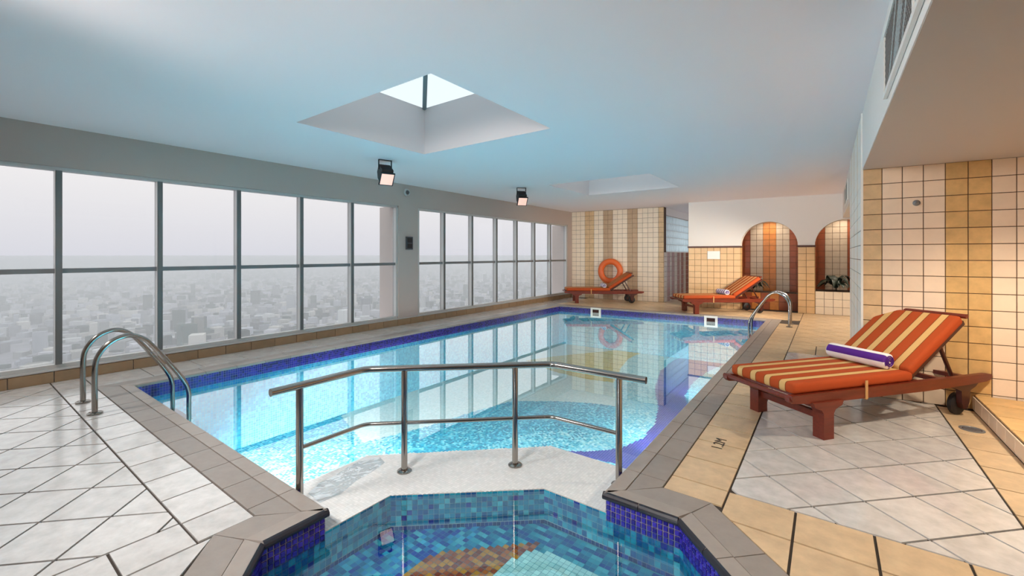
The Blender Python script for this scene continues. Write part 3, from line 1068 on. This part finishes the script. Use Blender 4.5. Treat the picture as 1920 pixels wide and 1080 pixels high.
# coping stones: flat back stone and rounded nosing, joint by joint
def coping():
    i_ = offset_loop(OUT, -.018)
    m_ = offset_loop(OUT, .085)
    o_ = offset_loop(OUT, CW)
    n = len(OUT)
    for s in range(n):
        par = pool if s in (2, 3, 4, 5) else spa
        a, b = Vector(OUT[s]), Vector(OUT[(s + 1) % n])
        l = (b - a).length
        k = max(1, round(l / PITCH))
        d = (b - a).normalized()
        nl = Vector((-d.y, d.x))
        def line(loop):
            return Vector(loop[s]), Vector(loop[(s + 1) % n])
        def stretch_pts(loop, off):
            A, B = line(loop)
            ta, tb = (A - a).dot(d), (B - a).dot(d)
            res = []
            for q in range(k + 1):
                t = ta if q == 0 else (tb if q == k else l * q / k)
                res.append(a + d * t + nl * off)
            return res
        pi, pm_, po_ = stretch_pts(i_, -.018), stretch_pts(m_, .085), stretch_pts(o_, CW)
        for q in range(k):
            g = d * .0028
            for nm, L0, L1, mt in (('nosing_stone', pi, pm_, M_coping_n), ('coping_stone', pm_, po_, M_coping)):
                w0 = nl * .0025
                quad = [L0[q] + g + w0, L0[q + 1] - g + w0, L1[q + 1] - g - w0, L1[q] + g - w0]
                c = sum(quad, Vector((0, 0))) / 4
                quad = [p - c for p in quad]
                tp = 0.006 if nm == 'nosing_stone' else .003
                if nm == 'nosing_stone':
                    inn = [quad[0], quad[1]]
                    # rounded inner edge: three steps down
                    prof = [(0.0, -.028), (0.0, -.008), (.003, -.001), (.009, .0045), (.018, tp)]
                    v = []
                    for dx, z in prof:
                        v += [(*(quad[0] + nl * dx), z), (*(quad[1] + nl * dx), z)]
                    v += [(*quad[2], tp), (*quad[3], tp), (*quad[2], -.028), (*quad[3], -.028)]
                    f = [(2 * r_, 2 * r_ + 1, 2 * r_ + 3, 2 * r_ + 2) for r_ in range(4)]
                    f += [(8, 9, 10, 11), (11, 10, 12, 13), (0, 2, 4, 6, 8, 11, 13), (1, 12, 10, 9, 7, 5, 3)]
                else:
                    v = [(*p, -.02) for p in quad] + [(*p, tp) for p in quad]
                    f = [(4, 5, 6, 7), (0, 1, 5, 4), (1, 2, 6, 5), (2, 3, 7, 6), (3, 0, 4, 7)]
                me = mesh(nm, v, f, mt)
                off = PO[par].translation
                link(nm, me, par, (c.x + off.x, c.y + off.y, 0))
        if par == spa:      # black edging above the mosaic of the small pool
            A, B = line(i_)
            A2, B2 = line(offset_loop(OUT, .03))
            kk = max(1, round(l / .25))
            for q in range(kk):
                a0, a1 = A.lerp(B, q / kk) + d * .002, A.lerp(B, (q + 1) / kk) - d * .002
                b0, b1 = A2.lerp(B2, q / kk) + d * .002, A2.lerp(B2, (q + 1) / kk) - d * .002
                sh_ = -nl * .004
                mb = MB()
                pts = []
                for dx, z in ((0, -.034), (-.005, -.028), (-.007, -.018), (-.005, -.008), (.004, .002), (.014, .0075)):
                    pts.append((a0 + nl * dx, a1 + nl * dx, z))
                v = []
                for p_, q_, z in pts:
                    v += [(p_.x, p_.y, z), (q_.x, q_.y, z)]
                v += [(b1.x, b1.y, -.034), (b0.x, b0.y, -.034)]
                f = [(2 * r_, 2 * r_ + 1, 2 * r_ + 3, 2 * r_ + 2) for r_ in range(5)] + [(0, 2, 4, 6, 8, 10, 13), (1, 12, 11, 9, 7, 5, 3), (10, 11, 12, 13)]
                o = link('edge_trim', mesh('edge_trim', v, f, M_trim_blk))
                padopt(o, spa)
coping()

# water
tag(link('water_surface', flat_with_holes('water_surface', MAIN, [], ZW, M_water)), 'still clear turquoise water filling the large pool', 'water')
tag(link('water_surface', flat_with_holes('water_surface', OCT, [], ZW, M_water)), 'clear blue water in the small octagonal pool', 'water')

# skimmers on the far pool wall
for x, lab in ((-4.92, 'white square pool skimmer under the lounger with lifebuoy'), (-2.15, 'white square pool skimmer nearer the right ladder')):
    sk = thing('pool_skimmer', lab, 'skimmer', (x, poolfar(x) - .004, -.245), math.atan(.064), 'skimmers in the far pool wall')
    fr = MB()
    for a, b in (((-.14, 0), (-.09, .25)), ((.09, 0), (.14, .25)), ((-.09, 0), (.09, .055)), ((-.09, .205), (.09, .25))):
        fr.box((a[0], -.03, a[1]), (b[0], .0, b[1]))
    fr.build('frame', M_white_pl, sk)
    MB().box((-.09, -.008, .055), (.09, -.001, .205)).build('opening', M_darkhole, sk)
    MB().box((-.085, -.016, .06), (.085, -.010, .12)).build('weir_flap', M_white_pl, sk)

# depth marking on a border tile
tc_ = bpy.data.curves.new('depth_text', 'FONT')
tc_.body = '1.2M'
tc_.size = .105
tc_.align_x = 'CENTER'
tc_.align_y = 'CENTER'
tc_.extrude = .0006
to = bpy.data.objects.new('tmp_text', tc_)
COL.objects.link(to)
bpy.context.view_layer.update()
tm = bpy.data.meshes.new_from_object(to.evaluated_get(bpy.context.evaluated_depsgraph_get()))
COL.objects.unlink(to)
bpy.data.objects.remove(to)
tm.materials.clear()
tm.materials.append(mat('black_paint', (28, 24, 22), .6))
dm = tag(link('depth_marking', tm, None, (-.645, 3.465, .0014), (0, 0, R(90))), 'black painted depth marking 1.2M on a beige border tile', 'marking')

# ================================================================ RAILS AND LADDERS
def round_path(pts, rad, n=6):
    pts = [Vector(p) for p in pts]
    out = [pts[0]]
    for i in range(1, len(pts) - 1):
        a, b, c = pts[i - 1], pts[i], pts[i + 1]
        u, v = (a - b).normalized(), (c - b).normalized()
        d = min(rad, (a - b).length * .45, (c - b).length * .45)
        p, q = b + u * d, b + v * d
        for k in range(n + 1):
            t = k / n
            out.append(p * (1 - t) ** 2 + b * 2 * t * (1 - t) + q * t * t)
    out.append(pts[-1])
    return out

hr = thing('handrail', 'bent stainless steel handrail standing on the white ledge', 'handrail', (-2.0, 2.2, ZL))
HO = Vector((2.0, -2.2, -ZL))
ZR, ZMID = .605, .225
hpath = [(-2.585, 1.16, ZR), (-2.585, 1.785, ZR), (-1.615, 2.675, ZR), (-.925, 2.685, ZR)]
MB().tube([Vector(p) + HO for p in round_path(hpath, .05)], .0235, 14).build('top_rail', M_steel, hr, True)
mp_ = [(-2.585, 1.33, ZMID), (-2.585, 1.785, ZMID), (-1.615, 2.675, ZMID), (-1.105, 2.683, ZMID)]
MB().tube([Vector(p) + HO for p in round_path(mp_, .05)], .0135, 12).build('middle_rail', M_steel, hr, True)
for x, y in ((-2.585, 1.33), (-2.385, 1.965), (-1.812, 2.495), (-1.105, 2.683)):
    p = Vector((x, y, 0)) + HO
    po = MB().tube([(p.x, p.y, .0), (p.x, p.y, ZR - ZL - .015)], .0215, 14).build('post', M_steel, hr, True)
    MB().lathe([(.05, .001), (.05, .008), (.042, .014), (.026, .016), (.024, .022)], 18, 'z', (p.x, p.y, 0)).build('base_flange', M_steel, po, True)

def ladder(name, label, loc, rotz, sep):
    """local +y points into the pool; rails at x = +-sep/2, feet at y = 0"""
    t = thing(name, label, 'pool ladder', loc, rotz, 'pool ladders')
    for s in (-1, 1):
        x = s * sep / 2
        pts = [(x, 0, .0), (x, -.0, .36), (x, .02, .50), (x, .10, .61), (x, .22, .655), (x, .33, .61), (x, .42, .50), (x, .62, .19), (x, .685, .03), (x, .69, -.15), (x, .69, -.95)]
        sm = []
        P_ = [Vector(p) for p in pts]
        for i in range(len(P_) - 1):
            p0 = P_[max(i - 1, 0)]; p1 = P_[i]; p2 = P_[i + 1]; p3 = P_[min(i + 2, len(P_) - 1)]
            for k in range(6):
                u = k / 6
                sm.append(.5 * ((2 * p1) + (p2 - p0) * u + (2 * p0 - 5 * p1 + 4 * p2 - p3) * u * u + (3 * p1 - p0 - 3 * p2 + p3) * u ** 3))
        sm.append(P_[-1])
        rl = MB().tube(sm, .021, 12).build('side_rail', M_steel, t, True)
        MB().lathe([(.055, .001), (.055, .008), (.046, .014), (.025, .018)], 18, 'z', (x, 0, 0)).build('base_flange', M_steel, rl, True)
    for z in (-.28, -.53, -.78):
        MB().box((-sep / 2, .655, z - .012), (sep / 2, .725, z + .012)).build('tread', M_steel, t)
    return t
ladder('pool_ladder', 'curved steel pool ladder by the windows', (-5.44, .855, .003), 0, .49)
ladder('pool_ladder', 'curved steel pool ladder at the far right corner', (-.60, 10.06, .003), R(90), .42)

# ================================================================ LOUNGERS
def stripe_mat():
    m = bpy.data.materials.new('striped_canvas')
    m.use_nodes = True
    N = m.node_tree.nodes
    L = m.node_tree.links
    b = N['Principled BSDF']
    b.inputs['Roughness'].default_value = .85
    b.inputs['Specular IOR Level'].default_value = .15
    t = N.new('ShaderNodeTexCoord')
    s = N.new('ShaderNodeSeparateXYZ')
    L.new(t.outputs['Object'], s.inputs[0])
    a = N.new('ShaderNodeMath'); a.operation = 'MULTIPLY_ADD'
    a.inputs[1].default_value = 1 / .138
    a.inputs[2].default_value = 10.0
    L.new(s.outputs['Y'], a.inputs[0])
    f = N.new('ShaderNodeMath'); f.operation = 'FRACT'
    L.new(a.outputs[0], f.inputs[0])
    r = N.new('ShaderNodeValToRGB')
    r.color_ramp.interpolation = 'CONSTANT'
    E = r.color_ramp.elements
    org, crm, drk = (*lin((172, 74, 36)), 1), (*lin((210, 170, 112)), 1), (*lin((110, 62, 26)), 1)
    E[0].position = 0; E[0].color = org
    E[1].position = .27; E[1].color = drk
    for p, c in ((.31, crm), (.67, drk), (.71, org)):
        q = E.new(p); q.color = c
    L.new(f.outputs[0], r.inputs[0])
    n = N.new('ShaderNodeTexNoise')
    n.inputs['Scale'].default_value = 220
    L.new(t.outputs['Object'], n.inputs['Vector'])
    bp = N.new('ShaderNodeBump'); bp.inputs['Strength'].default_value = .15; bp.inputs['Distance'].default_value = .002
    L.new(n.outputs['Fac'], bp.inputs['Height'])
    L.new(bp.outputs[0], b.inputs['Normal'])
    L.new(r.outputs[0], b.inputs['Base Color'])
    return m
M_stripe = stripe_mat()
M_strap = mat('tan_strap', (196, 150, 96), .8)
BA = R(33)
def make_lounger(label, loc, rotz):
    t = thing('sun_lounger', label, 'sun lounger', loc, rotz, 'wooden sun loungers')
    for s in (-1, 1):
        y0, y1 = (s * .325, s * .285) if s < 0 else (.285, .325)
        prof = [(-.36, .315), (-.34, .295), (-.12, .275), (1.1, .265), (1.62, .275), (1.86, .285), (1.92, .300), (1.935, .325), (1.92, .345), (1.86, .352), (-.34, .352), (-.36, .34)]
        MB().prism_y(prof, y0, y1).build('side_rail', M_wood, t)
        lg = [(-.15, .285), (.15, .285), (.135, .25), (.07, .225), (.05, .195), (.05, 0), (-.05, 0), (-.05, .195), (-.07, .225), (-.135, .25)]
        MB().prism_y(lg, y0 - (.02 if s < 0 else .03), y1 + (.03 if s < 0 else .02)).build('leg', M_wood, t)
        br = [(1.36, .285), (1.78, .295), (1.72, .25), (1.655, .225), (1.64, .12), (1.61, .07), (1.57, .07), (1.545, .12), (1.54, .225), (1.47, .25)]
        MB().prism_y(br, s * .30 - .02, s * .30 + .02).build('wheel_bracket', M_woodd, t)
        wh = MB().lathe([(.02, -.022), (.085, -.022), (.095, -.014), (.095, .014), (.085, .022), (.02, .022)], 22, 'y', (1.592, s * (.30 - .046), .095)).build('wheel', M_rubber, t, True)
        MB().lathe([(.03, -.026), (.03, .026)], 12, 'y', (1.592, s * (.30 - .046), .095)).build('hub', M_woodd, wh, True)
    MB().tube([(-.335, -.34, .333), (-.335, .34, .333)], .019, 10).build('foot_bar', M_wood, t, True)
    MB().box((-.02, -.29, .135), (.02, .29, .185)).build('stretcher', M_wood, t)
    for k in range(9):
        MB().box((-.24 + k * .13, -.286, .322), (-.15 + k * .13, .286, .344)).build('slat', M_wood, t)
    for xx in (1.12, 1.40, 1.70):
        MB().box((xx, -.286, .29), (xx + .05, .286, .325)).build('cross_bar', M_wood, t)
    # cushions
    link('seat_cushion', rbox_mesh('seat_cushion', (1.27, .62, .085), .028, 3, M_stripe, (.0, 0, 0)), t, (.335, 0, .393))
    bk = link('backrest', None, t, (.955, 0, .362), (0, -BA, 0))
    bc_ = link('back_cushion', rbox_mesh('back_cushion', (.77, .62, .085), .028, 3, M_stripe), bk, (.40, 0, .065))
    for s in (-1, 1):
        MB().box((0.02, s * .262 - .02, -.022), (.82, s * .262 + .02, .018)).build('back_stile', M_woodd, bk)
    for q in range(5):
        MB().box((.06 + q * .14, -.242, -.008), (.14 + q * .14, .242, .014)).build('back_slat', M_woodd, bk)
    MB().tube([(.80, -.335, .085), (.80, .335, .085)], .02, 10).build('head_bar', M_wood, bk, True)
    for s in (-1, 1):
        MB().tube([(.955 + .52 * math.cos(BA), s * .235, .36 + .52 * math.sin(BA)), (1.58, s * .235, .31)], .016, 8).build('support_strut', M_woodd, t, True)
    MB().box((.40, -.331, .262), (.425, -.326, .41)).build('cushion_strap', M_strap, t)
    MB().box((.40, -.331, .262), (.425, .331, .267)).build('cushion_strap', M_strap, t)
    return t
make_lounger('wooden sun lounger with orange striped cushions on the right deck', (-.265, 4.25, .0), R(52.3))
make_lounger('wooden sun lounger with striped cushions in front of the arches', (-2.70, 10.98, .004), R(40))
make_lounger('wooden sun lounger under the orange lifebuoy by the windows', (-6.04, 11.38, .0), R(35))

def towel_mat(name, axis, period, frac, base, strp, off=0.0):
    m = bpy.data.materials.new(name)
    m.use_nodes = True
    N = m.node_tree.nodes
    L = m.node_tree.links
    b = N['Principled BSDF']
    b.inputs['Roughness'].default_value = .95
    b.inputs['Specular IOR Level'].default_value = .1
    t = N.new('ShaderNodeTexCoord')
    s = N.new('ShaderNodeSeparateXYZ')
    L.new(t.outputs['Object'], s.inputs[0])
    if axis == 'ring':
        at = N.new('ShaderNodeMath'); at.operation = 'ARCTAN2'
        L.new(s.outputs['X'], at.inputs[0])
        L.new(s.outputs['Z'], at.inputs[1])
        src = at.outputs[0]
    else:
        src = s.outputs['Y']
    a = N.new('ShaderNodeMath'); a.operation = 'MULTIPLY_ADD'
    a.inputs[1].default_value = 1 / period
    a.inputs[2].default_value = 10.0 + off
    L.new(src, a.inputs[0])
    f = N.new('ShaderNodeMath'); f.operation = 'FRACT'
    L.new(a.outputs[0], f.inputs[0])
    r = N.new('ShaderNodeValToRGB')
    r.color_ramp.interpolation = 'CONSTANT'
    r.color_ramp.elements[0].color = (*lin(strp), 1)
    r.color_ramp.elements[1].position = frac
    r.color_ramp.elements[1].color = (*lin(base), 1)
    L.new(f.outputs[0], r.inputs[0])
    L.new(r.outputs[0], b.inputs['Base Color'])
    n = N.new('ShaderNodeTexNoise'); n.inputs['Scale'].default_value = 160
    L.new(t.outputs['Object'], n.inputs['Vector'])
    bp = N.new('ShaderNodeBump'); bp.inputs['Strength'].default_value = .5; bp.inputs['Distance'].default_value = .004
    L.new(n.outputs['Fac'], bp.inputs['Height'])
    L.new(bp.outputs[0], b.inputs['Normal'])
    return m
M_tow_long = towel_mat('towel_long_stripe', 'ring', 2.4, .42, (240, 236, 236), (92, 48, 140), .16 + .5)
M_tow_cross = towel_mat('towel_cross_stripe', 'y', .085, .42, (240, 236, 238), (96, 60, 150))
M_tow_purple = mat('towel_purple', (84, 44, 128), .95, spec=.1)
M_tow_white = mat('towel_white', (240, 236, 238), .95, spec=.1)
def towel(label, lounger, lx, L_, r, m, ly=0.0):
    c, s = math.cos(lounger.rotation_euler.z), math.sin(lounger.rotation_euler.z)
    loc = (lounger.location.x + lx * c - ly * s, lounger.location.y + lx * s + ly * c, .4365 + r)
    t = tag(link('rolled_towel', None, None, loc, (0, 0, lounger.rotation_euler.z)), label, 'towel', 'rolled towels on the loungers')
    prof = [(r * .82, -L_ / 2), (r * .97, -L_ / 2 + .008), (r, -L_ / 2 + .02), (r, L_ / 2 - .02), (r * .97, L_ / 2 - .008), (r * .82, L_ / 2)]
    MB().lathe(prof, 28, 'y').build('roll', m, t, True)
    for sgn in (-1, 1):      # the coiled edge at both ends
        pts = []
        for k in range(40):
            a = k / 39 * 2 * math.pi * 2.6
            rr = r * (.12 + .66 * k / 39)
            pts.append((rr * math.cos(a), sgn * (L_ / 2 + .001), rr * math.sin(a)))
        MB().tube(pts, r * .095, 5).build('coil', M_tow_purple if sgn < 0 else M_tow_white, t, True)
    return t
LG = [o for o in COL.objects if o.name.startswith('sun_lounger')]
towel('rolled white towel with one purple band, on the nearest lounger', LG[0], .83, .50, .066, M_tow_long, .03)
towel('rolled towel with purple and white cross stripes near the arches', LG[1], .82, .42, .062, M_tow_cross)
towel('rolled striped towel on the lounger under the lifebuoy', LG[2], .82, .42, .06, M_tow_cross)

# ================================================================ THINGS ON WALLS AND CEILING
# lifebuoy on the end wall
lb = thing('lifebuoy', 'orange lifebuoy ring hanging on the striped tile wall', 'lifebuoy', (-5.49, far1(-5.49) - .10, .885), math.atan(.0717))
v, f = [], []
NA, NB_ = 48, 16
for i in range(NA):
    for j in range(NB_):
        a, b = 2 * math.pi * i / NA, 2 * math.pi * j / NB_
        rr = .31 + .088 * math.cos(b)
        v.append((rr * math.cos(a), .075 * math.sin(b), rr * math.sin(a)))
        f.append((i * NB_ + j, i * NB_ + (j + 1) % NB_, ((i + 1) % NA) * NB_ + (j + 1) % NB_, ((i + 1) % NA) * NB_ + j))
link('ring', mesh('ring', v, f, mat('orange_buoy', (226, 104, 44), .4), True), lb)
rp_ = [(.405 * math.cos(2 * math.pi * k / 48) * (1 - .0 if k % 12 else 1), -.0, .405 * math.sin(2 * math.pi * k / 48)) for k in range(49)]
MB().tube(rp_, .007, 6).build('grab_rope', mat('rope_cream', (220, 170, 130), .8), lb, True)
MB().box((-.03, .04, .24), (.03, .092, .36)).build('bracket', M_alu, lb)

# notice plate on the pier
nb_ = thing('notice_plate', 'small blank white notice plate on the peach tiled pier', 'sign', (-2.42, far2(-2.42) - .012, 1.30), math.atan(.0848))
MB().box((-.14, -.008, 0), (.14, -.0, .19)).build('plate', M_white_pl, nb_)
MB().box((-.15, -.004, -.01), (.15, .003, .20)).build('backing', M_white_pl, nb_)

# floodlights on the ceiling; those with energy are unseen, added as fill
def floodlight(label, loc, rotz, energy=0, colr=(1.0, .93, .88), tilt=38, cone=120):
    t = thing('floodlight', label, 'floodlight', loc, rotz, 'black floodlights on the ceiling')
    for s in (-1, 1):
        MB().box((-.012, s * .095 - .006, -.15), (.012, s * .095 + .006, 0)).build('bracket_arm', M_blackm, t)
    MB().box((-.02, -.1, -.008), (.02, .1, 0)).build('bracket_plate', M_blackm, t)
    hd = link('lamp_head', None, t, (0, 0, -.18), (0, R(tilt), 0))
    hb = MB().prism_y([(-.10, .07), (.10, .09), (.13, .02), (.13, -.12), (-.02, -.12), (-.10, -.06)], -.085, .085).build('housing', M_blackm, hd)
    MB().box((.125, -.105, -.145), (.150, .105, .06)).build('bezel', M_blackm, hd)
    MB().box((.150, -.09, -.13), (.153, .09, .045)).build('lens', mat('warm_lamp_lens', (235, 200, 185), .3, emit=(255, 196, 172), estr=.55), hd)
    for q in range(4):
        MB().box((-.115, -.08 + q * .05, -.05), (-.095, -.07 + q * .05, .06)).build('cooling_fin', M_blackm, hd)
    if not energy:
        return t
    ld = bpy.data.lights.new('added_fill_beam', 'SPOT')
    ld.energy = energy
    ld.color = colr
    ld.spot_size = R(cone)
    ld.spot_blend = .8
    ld.shadow_soft_size = .14 if energy < 200 else .3
    lo = link('added_fill_beam', ld, hd, (.19, 0, -.04), (0, -R(90), 0))
    return t
floodlight('black floodlight on the ceiling nearest the first skylight', (-5.33, 4.03, ZC), R(-20))
floodlight('black floodlight on the ceiling farther along the windows', (-5.21, 7.40, ZC), R(-40))
for x, e_, a, lab in ((-5.6, 150, 88, 'added black fill floodlight behind the camera, nearest the windows'), (-3.5, 200, 74, 'added black fill floodlight behind the camera, middle of the room'), (-1.4, 240, 93, 'added black fill floodlight behind the camera, nearest the soffit')):  # unseen lamps added to fill the room from behind the camera
    floodlight(lab, (x, -.75, ZC), R(a), e_, tilt=45 if x < -5 else 27)
for y, a in ((8.9, 157), (9.9, 160), (10.9, 168)):  # lamps added out of sight to brighten the far walls
    floodlight({8.9: 'added hidden fill floodlight under the far soffit, nearest the tiled block', 9.9: 'added hidden fill floodlight under the far soffit, middle one', 10.9: 'added hidden fill floodlight under the far soffit, nearest the arches'}[y], (.62, y, ZS), R(a), 178, (1.0, .86, .70), 24, 84)

# things on the column by the windows
pn = thing('control_panel', 'dark rectangular panel on the grey window column', 'panel', (XW + .001, 5.76, 1.51))
MB().box((0, -.085, 0), (.025, .085, .26)).build('casing', mat('panel_grey', (70, 74, 80), .5), pn)
MB().box((.025, -.06, .14), (.029, .06, .235)).build('display', M_blackm, pn)
MB().box((.025, -.06, .025), (.029, .06, .115)).build('grille', M_blackm, pn)
cmr = thing('wall_speaker', 'small round grey speaker at the top of the window column', 'speaker', (XW + .001, 5.70, 2.66))
MB().lathe([(.075, 0), (.075, .02), (.065, .03)], 24, 'x').build('rim', M_alu, cmr, True)
MB().lathe([(.045, .03), (.03, .055), (.0301, .056)], 20, 'x').build('cone', mat('speaker_dark', (84, 84, 84), .5), cmr, True)

# vent grille on the bulkhead
def vent(label, x, y0, y1, z0, z1):
    t = thing('vent_grille', label, 'vent', (x, (y0 + y1) / 2, z0), 0, 'vent grilles on the bulkhead')
    hy, hz = (y1 - y0) / 2, z1 - z0
    bk = MB()
    bk.box((-.002, -hy, 0), (-.001, hy, hz))
    bk.build('backing', mat('vent_dark', (70, 70, 72), .7), t)
    fr = MB()
    for a, b in (((-hy - .03, -.03), (hy + .03, 0)), ((-hy - .03, hz), (hy + .03, hz + .03)), ((-hy - .03, 0), (-hy, hz)), ((hy, 0), (hy + .03, hz)), ((-.012, 0), (.012, hz))):
        fr.box((-.018, a[0], a[1]), (-.001, b[0], b[1]))
    fr.build('frame', M_white_pl, t)
    ms = MB()       # diagonal mesh
    n = int((2 * hy + hz) / .035)
    for k in range(n):
        s0 = -hy - hz + k * .035 + .0
        for sg in (0, 1):
            y_a, z_a, y_b, z_b = s0, 0, s0 + hz, hz
            if y_a < -hy:
                z_a += -hy - y_a; y_a = -hy
            if y_b > hy:
                z_b -= y_b - hy; y_b = hy
            if y_b - y_a < .02:
                continue
            if sg:
                z_a, z_b = hz - z_a, hz - z_b
            ms.tube([(-.008 - .002 * sg, y_a, z_a), (-.008 - .002 * sg, y_b, z_b)], .004, 3, False)
    o = ms.build('mesh_grille', mat('vent_mesh', (168, 168, 166), .5, metal=.3), t)
    o['kind'] = 'stuff'
    return t
vent('long diamond mesh vent grille on the white bulkhead, top right', XC - .001, 1.2, 3.28, 2.34, 2.66)
vent('far mesh vent grille on the bulkhead beyond the tiled block', XC - .001, 9.2, 10.6, 2.36, 2.66)

# small spout on the tiled wall and floor drain
hk = thing('wall_spout', 'tiny dark metal nozzle on the tiled wall over the lounger', 'nozzle', (.68, rw(.68) - .009, 1.895))
MB().lathe([(.028, 0), (.028, .008), (.016, .014)], 14, 'y').build('rose', M_alud, hk, True)
MB().tube([(0, -.01, 0), (0, -.05, .004), (.0, -.075, -.012)], .011, 10).build('nozzle', M_alud, hk, True)
fd = thing('floor_drain', 'round metal floor drain beside the lounger wheel', 'drain', (.93, 4.95, .0))
MB().lathe([(.075, -.004), (.075, .005), (.062, .007), (.058, .0035), (.0581, .003)], 24).build('rim', M_alud, fd, True)
MB().lathe([(.057, -.003), (.057, .0032)], 24).build('grate', M_darkhole, fd)
for k in range(5):
    MB().box((-.05, -.044 + k * .02, .003), (.05, -.036 + k * .02, .0055)).build('bar', M_alud, fd)

# plants under the arches
def plant(label, loc, n, ln, seed):
    random.seed(seed)
    t = thing('potted_plant', label, 'plant', loc, 0, 'dark leafy plants in the planters')
    ml = mat('dark_leaf', (30, 44, 34), .45, noise=.25, nscale=20, rand=.2)
    MB().tube([(0, 0, -.04), (0, 0, .10)], .012, 6).build('stem', mat('plant_stem', (60, 54, 34), .8), t)
    for k in range(n):
        a = 2 * math.pi * (k / n) + random.uniform(-.3, .3)
        l = ln * random.uniform(.7, 1.15)
        up = random.uniform(.9, 2.3)
        wv = l * random.uniform(.09, .14)
        vv, ff = [], []
        S = 7
        for i in range(S):
            u = i / (S - 1)
            r_ = l * u * .8
            z = .06 + l * (up * u - up * .95 * u * u)
            ww = wv * math.sin(math.pi * min(.98, .12 + .86 * u)) + .002
            ca, sa = math.cos(a), math.sin(a)
            for q, dz in ((-1, .010), (0, 0), (1, .010)):
                vv.append((r_ * ca - q * ww * sa, r_ * sa + q * ww * ca, z + dz * (1 if q else 0)))
        for i in range(S - 1):
            for q in range(2):
                ff.append((i * 3 + q, i * 3 + q + 1, i * 3 + q + 4, i * 3 + q + 3))
        link('leaf', mesh('leaf', vv, ff, ml, True), t)
    return t
plant('dark spiky plant in the rust planter behind the lounger', (-1.58, far2(-1.58) + .52, .45), 22, .44, 3)
plant('dark leafy plant in the cream planter under the second arch', (.16, far2(.16) + .30, .55), 26, .52, 5)

# ================================================================ INDOOR LAMPS
def downlight(label, loc, energy, col=(1.0, .86, .68), size=R(140)):
    t = thing('downlight', label, 'downlight', loc, 0, 'recessed warm downlights')
    MB().lathe([(.085, -.006), (.085, .0), (.06, .0)], 20).build('rim', M_white_pl, t, True)
    MB().lathe([(.058, -.004), (.058, -.001)], 20).build('lens', mat('downlight_lens', (255, 240, 220), .4, emit=(255, 224, 180), estr=4.0), t)
    ld = bpy.data.lights.new('downlight_beam', 'SPOT')
    ld.energy = energy
    ld.color = col
    ld.spot_size = size
    ld.spot_blend = .6
    ld.shadow_soft_size = .06
    link('downlight_beam', ld, t, (0, 0, -.02))
for k, (x, y, e_, lab) in enumerate([  # lamps added out of view to warm the right side
        (1.5, 4.2, 180, 'added recessed fill downlight in the soffit closest to the tiled wall'),
        (1.5, 2.2, 60, 'added recessed fill downlight in the soffit above the step'),
        (1.5, .2, 60, 'added recessed fill downlight in the soffit beside the camera'),
        (1.0, 9.2, 150, 'added recessed fill downlight behind the tiled block'),
        (1.0, 11.0, 150, 'added recessed fill downlight before the second arch')]):
    downlight(lab, (x, y, ZS - .004 if y < 6 else ZS), e_)
downlight('recessed downlight in the ceiling of the first arch', (-1.19, far2(-1.19) + .55, 2.5), 45)
downlight('recessed downlight in the ceiling of the second arch', (.36, far2(.36) + .55, 2.5), 45)

# underwater fill lamps, added out of view to brighten pool and ceiling
def pool_fill_lamp(label, loc, rotz, energy, turn=0, cone=135, size=1.0):
    t = thing('pool_fill_lamp', label, 'fill light', loc, rotz, 'added underwater fill lamps')
    t.scale = (size, size, size)
    MB().lathe([(.11, 0), (.11, .012), (.085, .02)], 20, 'x').build('rim', M_white_pl, t, True)
    MB().lathe([(.083, .012), (.083, .021)], 20, 'x').build('lens', mat('pool_fill_lens', (235, 245, 255), .3, emit=(225, 245, 255), estr=3.0), t)
    ld = bpy.data.lights.new('pool_fill_beam', 'SPOT')
    ld.energy = energy
    ld.color = (1.0, .79, .75)
    ld.spot_size = R(cone)
    ld.spot_blend = .5
    ld.shadow_soft_size = .08
    lo = link('pool_fill_beam', ld, t, (.04, 0, 0))
    lo.rotation_euler = Vector((-math.cos(R(turn)), -math.sin(R(turn)), math.tan(R(38)))).to_track_quat('Z', 'Y').to_euler()
for x, lab in ((-4.6, 'added underwater fill lamp in the near pool wall, nearest the windows'), (-3.9, 'added middle underwater fill lamp in the near pool wall'), (-3.2, 'added underwater fill lamp in the near pool wall beside the ledge')):
    pool_fill_lamp(lab, (x, 1.286, -.5), R(90), 600)
pool_fill_lamp('added underwater fill lamp in the ledge, facing the far end', (-1.4, 2.924, -.5), R(90), 600)
pool_fill_lamp('added underwater fill lamp in the right pool wall, halfway along', (-1.056, 5.2, -.5), R(180), 270, -58, 95)
pool_fill_lamp('added underwater fill lamp in the right pool wall, towards the far end', (-1.056, 7.6, -.5), R(180), 270, -58, 95)
pool_fill_lamp('added underwater fill lamp in the near wall of the small pool', (-1.05, .306, -.23), R(90), 30, size=.55)

# thin film of water lying on the left end of the ledge
M_film = clear_mat('water_film', (.93, .97, 1.0), 1.6, 0.02, bump=.35, bscale=9, power=2.2)
film = [unproj(u, v, ZL) for u, v in [(578, 926), (600, 944), (640, 926), (668, 902), (700, 884), (722, 868), (712, 857), (684, 860), (652, 876), (625, 894), (600, 905)]]
tag(link('water_film', flat_with_holes('water_film', film, [], ZL + .002, M_film)), 'shiny wet patch on the left end of the white ledge', 'puddle')
